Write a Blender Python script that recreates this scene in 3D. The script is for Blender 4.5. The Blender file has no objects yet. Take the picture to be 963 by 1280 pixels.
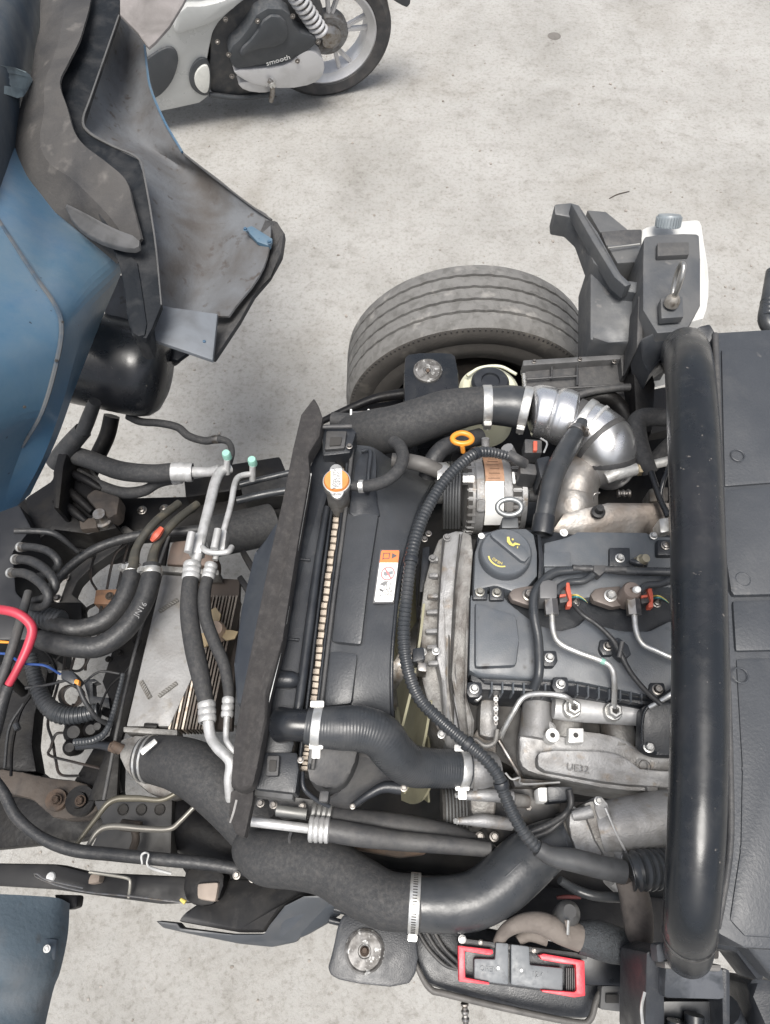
import bpy, bmesh, math, random
from mathutils import Vector, Matrix
from mathutils.noise import noise as pnoise
random.seed(7)
scene = bpy.context.scene
COL = scene.collection
R = math.radians
# ---------------------------------------------------------------- camera, sky, sun, exposure
TILT, CAMZ, FPX = R(28), 1.9, 910.0
cam_d = bpy.data.cameras.new('camera'); cam = bpy.data.objects.new('camera', cam_d); COL.objects.link(cam)
cam.location = (0, 0, CAMZ); cam.rotation_euler = (TILT, 0, 0)
cam_d.sensor_fit = 'VERTICAL'; cam_d.sensor_height = 24; cam_d.lens = 24 * FPX / 1280
cam_d.clip_start = 0.02; cam_d.clip_end = 3000
scene.camera = cam
W = bpy.data.worlds.new('World'); scene.world = W; W.use_nodes = True
wn = W.node_tree.nodes; wl = W.node_tree.links
sky = wn.new('ShaderNodeTexSky'); sky.sky_type = 'NISHITA'; sky.sun_disc = False
SUN_EL, SUN_AZ = R(74), R(192)
sky.sun_elevation = SUN_EL; sky.sun_rotation = SUN_AZ
sky.air_density = 1.0; sky.dust_density = 4.0; sky.ozone_density = 1.0
hs = wn.new('ShaderNodeHueSaturation'); hs.inputs['Saturation'].default_value = .42      # thin high overcast whitens the blue
wl.new(sky.outputs[0], hs.inputs['Color']); wl.new(hs.outputs[0], wn['Background'].inputs[0]); wn['Background'].inputs[1].default_value = 0.06
sd = bpy.data.lights.new('sun', 'SUN'); sun = bpy.data.objects.new('sun', sd); COL.objects.link(sun)
sd.energy = 1.5; sd.angle = R(28); sd.color = (1, .96, .9)
# light arrives from azimuth SUN_AZ (clockwise from +Y), elevation SUN_EL
sdir = Vector((math.sin(SUN_AZ) * math.cos(SUN_EL), math.cos(SUN_AZ) * math.cos(SUN_EL), math.sin(SUN_EL)))
sun.rotation_euler = sdir.to_track_quat('Z', 'Y').to_euler(); sun.location = sdir * 20
vs = scene.view_settings; vs.view_transform = 'Standard'; vs.look = 'None'; vs.exposure = 1.62; vs.gamma = 1; vs.use_curve_mapping = False

# ---------------------------------------------------------------- helpers
CT, ST = math.cos(TILT), math.sin(TILT)
CO = Vector((0, 0, CAMZ))
def ray(x, y):
    a, b = (x - 481.5) / FPX, -(y - 640) / FPX
    return Vector((a, b * CT + ST, b * ST - CT))
def P(x, y, z):                      # where a line of sight meets the level z
    d = ray(x, y); return CO + d * ((z - CAMZ) / d.z)
def PV(x, y, p0, n):                 # where it meets an upright plane
    d = ray(x, y); return CO + d * ((p0 - CO).dot(n) / d.dot(n))
def depth(w): return (w.y) * ST - (w.z - CAMZ) * CT
def M(px, w): return px * depth(w) / FPX
def proj(w):
    d = depth(w); u = w.y * CT + (w.z - CAMZ) * ST
    return (481.5 + FPX * w.x / d, 640 - FPX * u / d)
def V(p): return p if isinstance(p, Vector) else P(*p[:3])
ORG = {}
def mk(name, me, parent=None, mat=None):
    o = bpy.data.objects.new(name, me); COL.objects.link(o)
    if mat and me and not me.materials: me.materials.append(mat)
    if parent: o.parent = parent
    return o
def thing(name, label, cat, at, group=None):
    o = bpy.data.objects.new(name, None); COL.objects.link(o); o.empty_display_size = .05
    w = V(at); o.location = w; ORG[o.name] = w.copy()
    o['label'] = label; o['category'] = cat
    if group: o['group'] = group
    return o
def org(o):
    return ORG.get(o.name, Vector((0, 0, 0))) if o else Vector((0, 0, 0))
def fin(bm, name, mat, parent, ang=38, smooth=True):
    L = org(parent)
    bmesh.ops.recalc_face_normals(bm, faces=bm.faces)
    for v in bm.verts: v.co -= L
    me = bpy.data.meshes.new(name); bm.to_mesh(me); bm.free()
    if smooth:
        for p in me.polygons: p.use_smooth = True
        me.set_sharp_from_angle(angle=R(ang))
    o = mk(name, me, parent, mat); ORG[o.name] = L.copy()
    return o
def chaikin(pts, n=1):
    for _ in range(n):
        q = []
        for i, a in enumerate(pts):
            b = pts[(i + 1) % len(pts)]; q += [a * .75 + b * .25, a * .25 + b * .75]
        pts = q
    return pts
def add_prism(bm, pts, ext, bev=.003, seg=2):
    t = [bm.verts.new(p) for p in pts]; b = [bm.verts.new(p + ext) for p in pts]
    f = [bm.faces.new(t), bm.faces.new(b[::-1])]
    n = len(pts); ed = []
    for i in range(n):
        j = (i + 1) % n; f.append(bm.faces.new((t[j], t[i], b[i], b[j])))
    bm.normal_update()
    if bev:
        bs = set(b)
        ed = list({e for q in f for e in q.edges if not (e.verts[0] in bs and e.verts[1] in bs)})
        bmesh.ops.bevel(bm, geom=ed, offset=bev, segments=seg, affect='EDGES', clamp_overlap=True, profile=.6)
def prism(name, poly, h, mat, parent, bev=.003, rnd=0, z=None, ext=None):
    pts = [V(p) if z is None else P(p[0], p[1], z) for p in poly]
    if rnd: pts = chaikin(pts, rnd)
    bm = bmesh.new(); add_prism(bm, pts, ext if ext is not None else Vector((0, 0, -h)), bev)
    return fin(bm, name, mat, parent)
def rect(x0, y0, x1, y1): return [(x0, y0), (x1, y0), (x1, y1), (x0, y1)]
def add_box(bm, c, s, rot=None, bev=0):
    m = Matrix.Translation(c) @ (rot.to_4x4() if rot is not None else Matrix.Identity(4))
    r = bmesh.ops.create_cube(bm, size=1, matrix=m @ Matrix.Diagonal((*s, 1)))
    if bev:
        ed = list({e for v in r['verts'] for e in v.link_edges})
        bmesh.ops.bevel(bm, geom=ed, offset=bev, segments=2, affect='EDGES', clamp_overlap=True)
def box(name, c, s, mat, parent, rz=0, bev=.002, rot=None):
    bm = bmesh.new(); add_box(bm, V(c), s, rot if rot is not None else Matrix.Rotation(R(rz), 3, 'Z'), bev)
    return fin(bm, name, mat, parent)
def catmull(p, t):
    n = len(p) - 1; i = min(int(t * n), n - 1); u = t * n - i
    a, b, c, d = p[max(i - 1, 0)], p[i], p[i + 1], p[min(i + 2, n)]
    if i == 0: a = b * 2 - c
    if i + 1 == n: d = c * 2 - b
    return .5 * ((2 * b) + (c - a) * u + (2 * a - 5 * b + 4 * c - d) * u * u + (3 * b - a - 3 * c + d) * u ** 3)
class Path:
    def __init__(s, pts, step=None, per=8):
        w = [V(p) for p in pts]
        r = [(p[3] * depth(q) / FPX if not isinstance(p, Vector) else .01) for p, q in zip(pts, w)]
        n = len(w) - 1; N = n * 24
        raw = [catmull(w, i / N) for i in range(N + 1)]; rr = [catmull(r, i / N) for i in range(N + 1)]
        acc = [0]
        for i in range(N): acc.append(acc[-1] + (raw[i + 1] - raw[i]).length)
        s.L = acc[-1]; K = max(2, int(s.L / step)) if step else n * per
        s.p, s.r = [], []; j = 0
        for k in range(K + 1):
            d = s.L * k / K
            while j < N - 1 and acc[j + 1] < d: j += 1
            u = (d - acc[j]) / max(acc[j + 1] - acc[j], 1e-9); u = min(max(u, 0), 1)
            s.p.append(raw[j].lerp(raw[j + 1], u)); s.r.append(rr[j] * (1 - u) + rr[j + 1] * u)
        s.K = K; s.ds = s.L / K; s.t = []; s.u = []
        for k in range(K + 1):
            s.t.append((s.p[min(k + 1, K)] - s.p[max(k - 1, 0)]).normalized())
        up = Vector((0, 0, 1)); u = up - s.t[0] * up.dot(s.t[0])
        if u.length < .1: u = Vector((0, 1, 0)) - s.t[0] * s.t[0].y
        for k in range(K + 1):
            u = (u - s.t[k] * u.dot(s.t[k])).normalized(); s.u.append(u)
    def near(s, x, y):
        return min(range(s.K + 1), key=lambda k: (proj(s.p[k])[0] - x) ** 2 + (proj(s.p[k])[1] - y) ** 2)
def ring(bm, c, t, u, r, n):
    w = t.cross(u); return [bm.verts.new(c + (u * math.cos(2 * math.pi * i / n) + w * math.sin(2 * math.pi * i / n)) * (r[i] if isinstance(r, list) else r)) for i in range(n)]
def skin(bm, rings, cap=True, closed=False):
    n = len(rings[0]); q = rings + ([rings[0]] if closed else [])
    for a, b in zip(q, q[1:]):
        for i in range(n): bm.faces.new((a[i], a[(i + 1) % n], b[(i + 1) % n], b[i]))
    if cap and not closed:
        bm.faces.new(rings[0][::-1]); bm.faces.new(rings[-1])
def add_tube(bm, path, n=12, mod=None, r0=1.0):
    rings = [ring(bm, path.p[k], path.t[k], path.u[k], path.r[k] * r0 * (mod(k * path.ds, k) if mod else 1), n) for k in range(path.K + 1)]
    skin(bm, rings)
def hose(name, pts, mat, parent, n=14, per=8, rib=None, amp=.12, wob=0):
    """rib = pitch in metres of a corrugated hose"""
    if rib:
        path = Path(pts, step=rib / 4)
        mod = lambda s, k: 1 if (k % 4) < 2 else 1 - amp
    else:
        path = Path(pts, per=per); sd_ = random.random() * 50
        mod = (lambda s, k: 1 + wob * pnoise(Vector((s * 14, sd_, 0)))) if wob else None
    bm = bmesh.new(); add_tube(bm, path, n, mod)
    o = fin(bm, name, mat, parent, ang=50 if not rib else 30); return o, path
def lone(name, label, cat, pts, mat, group=None, **k):
    """a hose, pipe or wire that is a thing of one mesh"""
    o, p = hose(name, pts, mat, None, **k); o['label'] = label; o['category'] = cat
    if group: o['group'] = group
    return o, p
def tag(o, label, cat, group=None):
    o['label'] = label; o['category'] = cat
    if group: o['group'] = group
    return o
def lathe_bm(bm, prof, c, axis, n=32, ref=None, a0=0, a1=360, fn=None):
    axis = axis.normalized(); u = (ref or (Vector((0, 0, 1)) if abs(axis.z) < .9 else Vector((0, 1, 0))))
    u = (u - axis * u.dot(axis)).normalized(); w = axis.cross(u)
    full = abs(a1 - a0) >= 359.9; m = n if full else n + 1; rows = []
    for i in range(m):
        th = R(a0 + (a1 - a0) * i / n); d = u * math.cos(th) + w * math.sin(th); row = []
        for k, (r, a) in enumerate(prof):
            if fn: r, a = fn(i, k, r, a)
            row.append(bm.verts.new(c + d * r + axis * a))
        rows.append(row)
    for i in range(n):
        A, B = rows[i], rows[(i + 1) % m]
        for k in range(len(prof) - 1):
            bm.faces.new((A[k], A[k + 1], B[k + 1], B[k]))
    bmesh.ops.remove_doubles(bm, verts=bm.verts, dist=1e-6)
def lathe(name, prof, c, axis, mat, parent, n=32, ang=35, **k):
    bm = bmesh.new(); lathe_bm(bm, prof, V(c), axis, n, **k); return fin(bm, name, mat, parent, ang=ang)
def sheet(name, rows, mat, parent, sub=5, th=.004, wob=0, wsc=20, flat=False, ang=50):
    """flat: straight between columns, so that the columns stay visible as folds"""
    g = [[V(p) for p in r] for r in rows]; nr, nc = len(g), len(g[0])
    lin = lambda r, t: r[min(int(t * (nc - 1)), nc - 2)].lerp(r[min(int(t * (nc - 1)), nc - 2) + 1], t * (nc - 1) - min(int(t * (nc - 1)), nc - 2))
    A = [[(lin if flat else catmull)(r, j / ((nc - 1) * sub)) for j in range((nc - 1) * sub + 1)] for r in g]
    B = [[catmull([A[i][j] for i in range(nr)], k / ((nr - 1) * sub)) for j in range(len(A[0]))] for k in range((nr - 1) * sub + 1)]
    bm = bmesh.new()
    vv = [[bm.verts.new(p) for p in r] for r in B]
    for i in range(len(vv) - 1):
        for j in range(len(vv[0]) - 1): bm.faces.new((vv[i][j], vv[i][j + 1], vv[i + 1][j + 1], vv[i + 1][j]))
    bmesh.ops.recalc_face_normals(bm, faces=bm.faces); bm.normal_update()
    if sum(f.normal.z for f in bm.faces) < 0: bmesh.ops.reverse_faces(bm, faces=bm.faces); bm.normal_update()
    if wob:
        for v in bm.verts: v.co += v.normal * wob * pnoise(v.co * wsc)
    bmesh.ops.solidify(bm, geom=bm.faces[:], thickness=th)
    return fin(bm, name, mat, parent, ang=ang)
BOLT = {}
def bolt_mesh(mat, kind):
    k = (mat.name, kind)
    if k not in BOLT:
        bm = bmesh.new()
        lathe_bm(bm, [(0.0, 0), (1, 0), (1, .18), (.74, .26)], Vector(), Vector((0, 0, 1)), 16)
        if kind == 'hex':
            lathe_bm(bm, [(.7, .26), (.7, .85), (.6, .98), (.42, .98), (.36, .8), (0, .8)], Vector(), Vector((0, 0, 1)), 6)
        else:
            lathe_bm(bm, [(.74, .26), (.66, .6), (.4, .74), (.38, .4), (0, .4)], Vector(), Vector((0, 0, 1)), 12)
        bmesh.ops.recalc_face_normals(bm, faces=bm.faces)
        me = bpy.data.meshes.new('bolt'); bm.to_mesh(me); bm.free()
        for p in me.polygons: p.use_smooth = True
        me.set_sharp_from_angle(angle=R(30)); me.materials.append(mat); BOLT[k] = me
    return BOLT[k]
def bolt(parent, x, y, z, rpx, mat=None, kind='hex', axis=None, name='bolt'):
    w = P(x, y, z) if not isinstance(x, Vector) else x
    o = mk(name, bolt_mesh(mat or STEEL, kind), parent)
    o.location = w - org(parent); r = M(rpx, w); o.scale = (r, r, r)
    q = (axis or Vector((0, 0, 1))).to_track_quat('Z', 'Y'); o.rotation_mode = 'QUATERNION'
    from mathutils import Quaternion
    o.rotation_quaternion = q @ Quaternion((0, 0, 1), random.random() * 3); ORG[o.name] = w
    return o
def band(path, x, y, wpx, mat, parent, dr=.0016, name='clamp', screw=None, n=24, grooves=0):
    """a band round a hose at the spot nearest that pixel"""
    k = path.near(x, y); c, t, u, r = path.p[k], path.t[k], path.u[k], path.r[k]
    w = M(wpx, c) / 2; bm = bmesh.new()
    if grooves:
        prof = [(r * .9, -w)]
        for g in range(grooves):
            a, b = -w + 2 * w * g / grooves, -w + 2 * w * (g + 1) / grooves; e = (b - a) * .22
            prof += [(r + dr * .3, a + .0001), (r + dr, a + e), (r + dr, b - e), (r + dr * .3, b - .0001)]
        prof.append((r * .9, w))
    else: prof = [(r * .9, -w), (r + dr * .8, -w), (r + dr, -w * .8), (r + dr, w * .8), (r + dr * .8, w), (r * .9, w)]
    lathe_bm(bm, prof, c, t, n, ref=u); o = fin(bm, name, mat, parent)
    if screw is not None:
        side = (Vector(screw) - t * Vector(screw).dot(t)).normalized(); q = c + side * (r + dr + w * .45)
        tan = t.cross(side).normalized(); rot = Matrix((tan, t, side)).transposed()
        bm = bmesh.new(); add_box(bm, q, (w * 2.2, w * 1.7, w * 1.1), rot, .0008); fin(bm, 'clamp_housing', mat, o)
        b = mk('clamp_screw', bolt_mesh(mat, 'hex'), o); b.location = q + tan * w * 1.1 - org(o); b.scale = (w * .6,) * 3
        b.rotation_mode = 'QUATERNION'; b.rotation_quaternion = tan.to_track_quat('Z', 'Y')
    return o
def text(s, x, y, z, hpx, ang, mat, parent, name='lettering', plane=None, d=.0004, sx=1.0):
    cu = bpy.data.curves.new(name, 'FONT'); cu.body = s; cu.align_x = 'CENTER'; cu.align_y = 'CENTER'; cu.extrude = d / 2; cu.resolution_u = 2
    t = bpy.data.objects.new(name, cu); COL.objects.link(t)
    dg = bpy.context.evaluated_depsgraph_get(); me = bpy.data.meshes.new_from_object(t.evaluated_get(dg))
    bpy.data.objects.remove(t); bpy.data.curves.remove(cu)
    w = P(x, y, z) if plane is None else plane[0]; h = M(hpx, w) / .7
    o = mk(name, me, parent, mat)
    m = Matrix.Rotation(R(ang), 3, 'Z') if plane is None else plane[1]
    me.transform((m @ Matrix.Diagonal((h * sx, h, 1))).to_4x4())
    o.location = w - org(parent); ORG[o.name] = w
    return o

# ---------------------------------------------------------------- materials
def mat(name, col, rough=.5, metal=0, col2=None, sc=12, lo=.45, hi=.65, bump=0, bsc=120, spec=.5, rvar=.12, fleck=None, fl=(.68, .72), fsc=90, coat=0, dust=None, dmin=.5, dsc=70):
    m = bpy.data.materials.new(name); m.use_nodes = True; nt = m.node_tree; N, L = nt.nodes, nt.links
    b = N['Principled BSDF']; b.inputs['Metallic'].default_value = metal; b.inputs['Specular IOR Level'].default_value = spec
    b.inputs['Coat Weight'].default_value = coat; b.inputs['Coat Roughness'].default_value = .15
    tc = N.new('ShaderNodeTexCoord')
    def nz(s, det=4, dist=0, rgh=.55):
        n = N.new('ShaderNodeTexNoise'); n.inputs['Scale'].default_value = s; n.inputs['Detail'].default_value = det
        n.inputs['Distortion'].default_value = dist; n.inputs['Roughness'].default_value = rgh; L.new(tc.outputs['Object'], n.inputs['Vector']); return n.outputs[0]
    def rng(s, a, c, o0=0, o1=1):
        r = N.new('ShaderNodeMapRange'); L.new(s, r.inputs[0])
        for i, v in enumerate((a, c, o0, o1)): r.inputs[i + 1].default_value = v
        return r.outputs[0]
    def mix(f, a, c):
        x = N.new('ShaderNodeMix'); x.data_type = 'RGBA'; L.new(f, x.inputs[0])
        for i, v in ((6, a), (7, c)):
            if hasattr(v, 'node'): L.new(v, x.inputs[i])
            else: x.inputs[i].default_value = (*v, 1)
        return x.outputs[2]
    n1 = nz(sc, 6, .4)
    c = mix(rng(n1, lo, hi), col, col2 or tuple(v * .72 for v in col))
    if dust:
        geo = N.new('ShaderNodeNewGeometry'); sp = N.new('ShaderNodeSeparateXYZ'); L.new(geo.outputs['Normal'], sp.inputs[0])
        mu = N.new('ShaderNodeMath'); mu.operation = 'MULTIPLY'; L.new(rng(sp.outputs[2], .1, .95), mu.inputs[0]); L.new(rng(nz(dsc, 8, .1, .72), dmin - .06, dmin + .34, 0, .5), mu.inputs[1])
        c = mix(mu.outputs[0], c, dust)
    if fleck: c = mix(rng(nz(fsc, 3), *fl), c, fleck)
    L.new(c, b.inputs['Base Color'])
    L.new(rng(nz(sc * 2.3, 5), .3, .7, max(rough - rvar, .04), min(rough + rvar, 1)), b.inputs['Roughness'])
    if bump:
        bp = N.new('ShaderNodeBump'); bp.inputs['Strength'].default_value = 1; bp.inputs['Distance'].default_value = bump
        L.new(nz(bsc, 4), bp.inputs['Height']); L.new(bp.outputs[0], b.inputs['Normal'])
    return m
DUST = (.12, .112, .104)
STEEL = mat('zinc_steel', (.58, .58, .57), .42, .8, (.48, .47, .44), 60)
DARKSTEEL = mat('dull_steel', (.3, .29, .28), .45, 1, (.2, .17, .14), 60)
ALU = mat('cast_aluminium', (.27, .27, .272), .55, .45, (.185, .18, .175), 30, bump=.0006, bsc=400, fleck=(.2, .17, .14), fl=(.58, .72), fsc=40)
ALUD = mat('grimy_cast_aluminium', (.225, .22, .21), .58, .4, (.115, .105, .097), 26, bump=.0008, bsc=300, fleck=(.11, .095, .08), fl=(.56, .72), fsc=30)
ALUP = mat('bright_aluminium_pipe', (.5, .5, .5), .5, .45, (.37, .37, .365), 50)
CHROME = mat('scuffed_chrome', (.68, .68, .69), .3, .9, (.7, .7, .69), 10)
SHIELD = mat('heat_stained_shield', (.27, .26, .25), .5, .75, (.22, .19, .165), 14, bump=.001, bsc=90)
BPLAST = mat('black_plastic', (.016, .018, .022), .4, 0, (.025, .028, .033), 20, bump=.0003, bsc=500, dust=DUST, dmin=.62)
GPLAST = mat('valve_cover_plastic', (.078, .087, .098), .42, 0, (.092, .1, .112), 16, bump=.0003, bsc=700, dust=(.15, .145, .14), dmin=.5, dsc=28, fleck=(.03, .03, .032), fl=(.64, .74), fsc=40)
DPLAST = mat('dusty_plastic', (.036, .037, .04), .55, 0, (.06, .06, .06), 14, bump=.0004, bsc=300, dust=DUST, dmin=.42)
BEDP = mat('grey_bed_plate', (.038, .042, .049), .5, 0, (.052, .056, .063), 4, bump=.0004, bsc=260, dust=(.1, .1, .1), dmin=.56, dsc=14, fleck=(.13, .125, .12), fl=(.7, .8), fsc=30)
RUB = mat('hose_rubber', (.02, .021, .023), .5, 0, (.03, .03, .031), 50, bump=.0005, bsc=260, dust=DUST, dmin=.54, dsc=120)
RUBG = mat('cloth_hose_rubber', (.026, .027, .029), .75, 0, (.034, .034, .035), 90, bump=.0007, bsc=500, dust=DUST, dmin=.5, dsc=160)
RUBS = mat('smooth_hose_rubber', (.03, .033, .037), .36, 0, (.045, .047, .05), 25, bump=.0002, bsc=200)
FOAM = mat('rubber_seal', (.036, .034, .034), .85, 0, (.048, .045, .044), 60, bump=.001, bsc=260, spec=.25, dust=(.1, .095, .09), dmin=.56, dsc=120)
GLOSS = mat('gloss_black_paint', (.01, .012, .015), .3, 0, (.016, .017, .02), 9, spec=.45, rvar=.12, bump=.0003, bsc=30, dust=(.06, .058, .055), dmin=.56, dsc=45, fleck=(.12, .11, .1), fl=(.71, .74), fsc=130)
FRAME = mat('chassis_black', (.006, .006, .007), .5, 0, (.0115, .0105, .0095), 16, bump=.0006, bsc=120, spec=.2)
RUST = mat('rusty_steel', (.085, .058, .042), .8, .1, (.045, .036, .03), 30, bump=.001, bsc=150)
BROWN = mat('grease_brown', (.055, .044, .036), .75, 0, (.026, .022, .02), 22, bump=.001, bsc=120)
BLUE = mat('blue_cab_paint', (.03, .095, .18), .4, 0, (.06, .12, .178), 3.2, lo=.4, hi=.6, dust=(.2, .21, .21), dmin=.4, dsc=9, bump=.0003, bsc=90, coat=.2, fleck=(.02, .03, .05), fl=(.72, .74), fsc=60)
BLUED = mat('dusty_blue_paint', (.022, .04, .062), .55, 0, (.05, .062, .075), 9, lo=.4, hi=.62, dust=(.24, .22, .2), dmin=.42)
FENDER = mat('muddy_fender_inside', (.118, .125, .135), .7, 0, (.066, .06, .056), 8, lo=.38, hi=.66, bump=.001, bsc=110, fleck=(.06, .052, .048), fl=(.6, .72), fsc=46)
LINER = mat('muddy_wheel_liner', (.06, .057, .055), .8, 0, (.028, .028, .03), 8, lo=.42, hi=.66, bump=.001, bsc=140, fleck=(.12, .112, .105), fl=(.6, .75), fsc=22)
LBLACK = mat('clean_black_liner', (.009, .011, .014), .6, 0, (.03, .031, .033), 20, bump=.0006, bsc=140, spec=.2)
TREAD = mat('dusty_tread', (.15, .147, .142), .9, 0, (.105, .102, .097), 40, bump=.0012, bsc=160, fleck=(.26, .25, .235), fl=(.58, .74), fsc=22)
WALL = mat('tyre_sidewall', (.05, .046, .042), .85, 0, (.07, .064, .058), 12, bump=.0006, bsc=90, fleck=(.13, .12, .105), fl=(.6, .78), fsc=14)
GROOVE = mat('tread_groove', (.04, .038, .036), .9)
ORANGE = mat('orange_plastic', (.72, .27, .03), .4)
SORANGE = mat('orange_print', (.82, .2, .06), .45)
REDP = mat('red_plastic', (.66, .035, .055), .4, bump=.0003, bsc=200)
CLIPR = mat('orange_red_clip', (.5, .1, .06), .45)
REDC = mat('red_cable', (.42, .035, .06), .45)
BLUEW = mat('blue_wire', (.02, .06, .22), .4)
YEL = mat('yellow_print', (.62, .5, .13), .5)
WHITE = mat('white_label', (.8, .8, .78), .5, 0, (.7, .7, .68))
INK = mat('dark_print', (.09, .09, .095), .6)
REDINK = mat('red_print', (.7, .2, .2), .6)
BEIGE = mat('reservoir_plastic', (.6, .6, .47), .45, 0, (.5, .49, .37), 10)
FAN = mat('olive_fan_plastic', (.3, .285, .19), .5, 0, (.23, .215, .145), 14, lo=.4, hi=.7)
FINM = mat('radiator_fin', (.6, .53, .45), .6, .2, (.4, .32, .25), 80)
FINB = mat('condenser_fin', (.13, .115, .1), .7, .3, (.12, .095, .08), 40)
GREEN = mat('pale_green_cap', (.28, .52, .44), .5)
CONC = mat('tank_grey', (.5, .5, .49), .5)
SILV = mat('scooter_silver_paint', (.46, .47, .465), .33, .15, (.4, .41, .405), 6, coat=.2, dust=(.4, .38, .35), dmin=.5)
SILV2 = mat('silver_case', (.55, .55, .56), .38, .4, (.45, .45, .45), 10)
SBLK = mat('scooter_dark_plastic', (.045, .05, .056), .5, 0, (.06, .064, .07), 10, dust=(.2, .19, .18), dmin=.5)
BRLAB = mat('brown_label', (.36, .21, .13), .6, 0, (.26, .15, .09), 90)
COPPER = mat('brake_pipe', (.012, .011, .011), .5, 0, (.03, .022, .018), 40)
BATG = mat('fuse_cover_grey', (.13, .14, .15), .5, 0, (.1, .107, .115), 70, lo=.56, hi=.62)
BELT = mat('belt_rubber', (.085, .088, .09), .6)

# ---------------------------------------------------------------- ground
def ground():
    m = bpy.data.materials.new('worn_concrete'); m.use_nodes = True; nt = m.node_tree; N, L = nt.nodes, nt.links; b = N['Principled BSDF']
    tc = N.new('ShaderNodeTexCoord')
    def nz(s, det=5, dist=0, rgh=.6):
        n = N.new('ShaderNodeTexNoise'); n.inputs['Scale'].default_value = s; n.inputs['Detail'].default_value = det; n.inputs['Distortion'].default_value = dist; n.inputs['Roughness'].default_value = rgh
        L.new(tc.outputs['Object'], n.inputs['Vector']); return n.outputs[0]
    def ramp(s, stops):
        r = N.new('ShaderNodeValToRGB'); L.new(s, r.inputs[0]); e = r.color_ramp.elements
        while len(e) < len(stops): e.new(.5)
        for q, (p, c) in zip(e, stops): q.position = p; q.color = (*c, 1)
        return r.outputs[0]
    def mx(mode, f, a, c):
        x = N.new('ShaderNodeMix'); x.data_type = 'RGBA'; x.blend_type = mode
        if hasattr(f, 'node'): L.new(f, x.inputs[0])
        else: x.inputs[0].default_value = f
        L.new(a, x.inputs[6]); L.new(c, x.inputs[7]); return x.outputs[2]
    base = ramp(nz(2.2, 8, .3, .62), [(.3, (.262, .257, .243)), (.5, (.312, .307, .293)), (.7, (.35, .346, .333))])
    mid = ramp(nz(14, 9, .1, .72), [(.32, (.62, .6, .57)), (.48, (.96, .95, .94)), (.6, (1, 1, 1))])
    fine = ramp(nz(70, 6, 0, .7), [(.34, (.66, .64, .62)), (.5, (1, 1, 1)), (.72, (1.0, 1.0, 1.0))])
    spk = ramp(nz(240, 2), [(.67, (1, 1, 1)), (.76, (.66, .64, .61))])
    st = ramp(nz(1.35, 7, 1.2), [(.52, (1, 1, 1)), (.74, (.82, .8, .77))])
    c = mx('MULTIPLY', .6, base, mid); c = mx('MULTIPLY', .7, c, fine); c = mx('MULTIPLY', .8, c, spk); c = mx('MULTIPLY', .8, c, st)
    vo = N.new('ShaderNodeTexVoronoi'); vo.feature = 'DISTANCE_TO_EDGE'; vo.inputs['Scale'].default_value = .55
    wp = N.new('ShaderNodeVectorMath'); wp.operation = 'ADD'; nv = N.new('ShaderNodeTexNoise'); nv.inputs['Scale'].default_value = 3.5; nv.inputs['Detail'].default_value = 7
    sc_ = N.new('ShaderNodeVectorMath'); sc_.operation = 'SCALE'; sc_.inputs[3].default_value = .5
    L.new(tc.outputs['Object'], nv.inputs['Vector']); L.new(nv.outputs[1], sc_.inputs[0]); L.new(tc.outputs['Object'], wp.inputs[0]); L.new(sc_.outputs[0], wp.inputs[1]); L.new(wp.outputs[0], vo.inputs['Vector'])
    crack = ramp(vo.outputs[0], [(0, (.62, .6, .57)), (.004, (.8, .79, .77)), (.009, (1, 1, 1))])
    drip = ramp(nz(5.5, 3, .2), [(.7, (1, 1, 1)), (.77, (.66, .63, .6))])
    scr = ramp(nz(28, 9, 2.5, .75), [(.3, (.72, .7, .67)), (.4, (1, 1, 1))])
    c = mx('MULTIPLY', .25, c, crack); c = mx('MULTIPLY', .7, c, drip); c = mx('MULTIPLY', .6, c, scr)
    L.new(c, b.inputs['Base Color']); b.inputs['Roughness'].default_value = .9; b.inputs['Specular IOR Level'].default_value = .25
    bp = N.new('ShaderNodeBump'); bp.inputs['Distance'].default_value = .004; L.new(nz(60, 8, 0, .7), bp.inputs['Height']); L.new(bp.outputs[0], b.inputs['Normal'])
    bm = bmesh.new(); S = 400
    bm.faces.new([bm.verts.new(p) for p in ((-S, -S, 0), (S, -S, 0), (S, S, 0), (-S, S, 0))])
    o = fin(bm, 'ground', m, None); o['kind'] = 'structure'
    # loose grit on the concrete
    bm = bmesh.new()
    for _ in range(1500):
        x, y = random.uniform(-1.6, 1.6), random.uniform(-.5, 3.4); r = random.uniform(.0012, .0035) * random.choice((1, 1, 1, 1.7))
        mtx = Matrix.Translation((x, y, r * .4)) @ Matrix.Rotation(random.random() * 6, 4, 'Z') @ Matrix.Diagonal((r * random.uniform(.8, 1.6), r, r * .7, 1))
        bmesh.ops.create_icosphere(bm, subdivisions=1, radius=1, matrix=mtx)
    o = fin(bm, 'grit', mat('grit', (.3, .275, .25), .9, 0, (.17, .15, .13), 60), None); o['kind'] = 'stuff'; o['label'] = 'loose grit scattered over the pale concrete yard'
ground()
lathe('concrete', [(0, .002), (.02, .003), (.027, .0015), (.03, 0)], (693, 45, .001), Vector((0, 0, 1)), mat('oil_spot', (.14, .13, .12), .9), None, 18).name = 'oil_spot'
tag(bpy.data.objects['oil_spot'], 'small round dark spot on the pale concrete above the wheel', 'oil spot')
lone('twig', 'thin dry twig on the concrete left of the white bottle cap', 'twig', [(762, 248, .003, .5), (772, 243, .003, .7), (787, 239, .004, .5)], BROWN, n=6)

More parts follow.
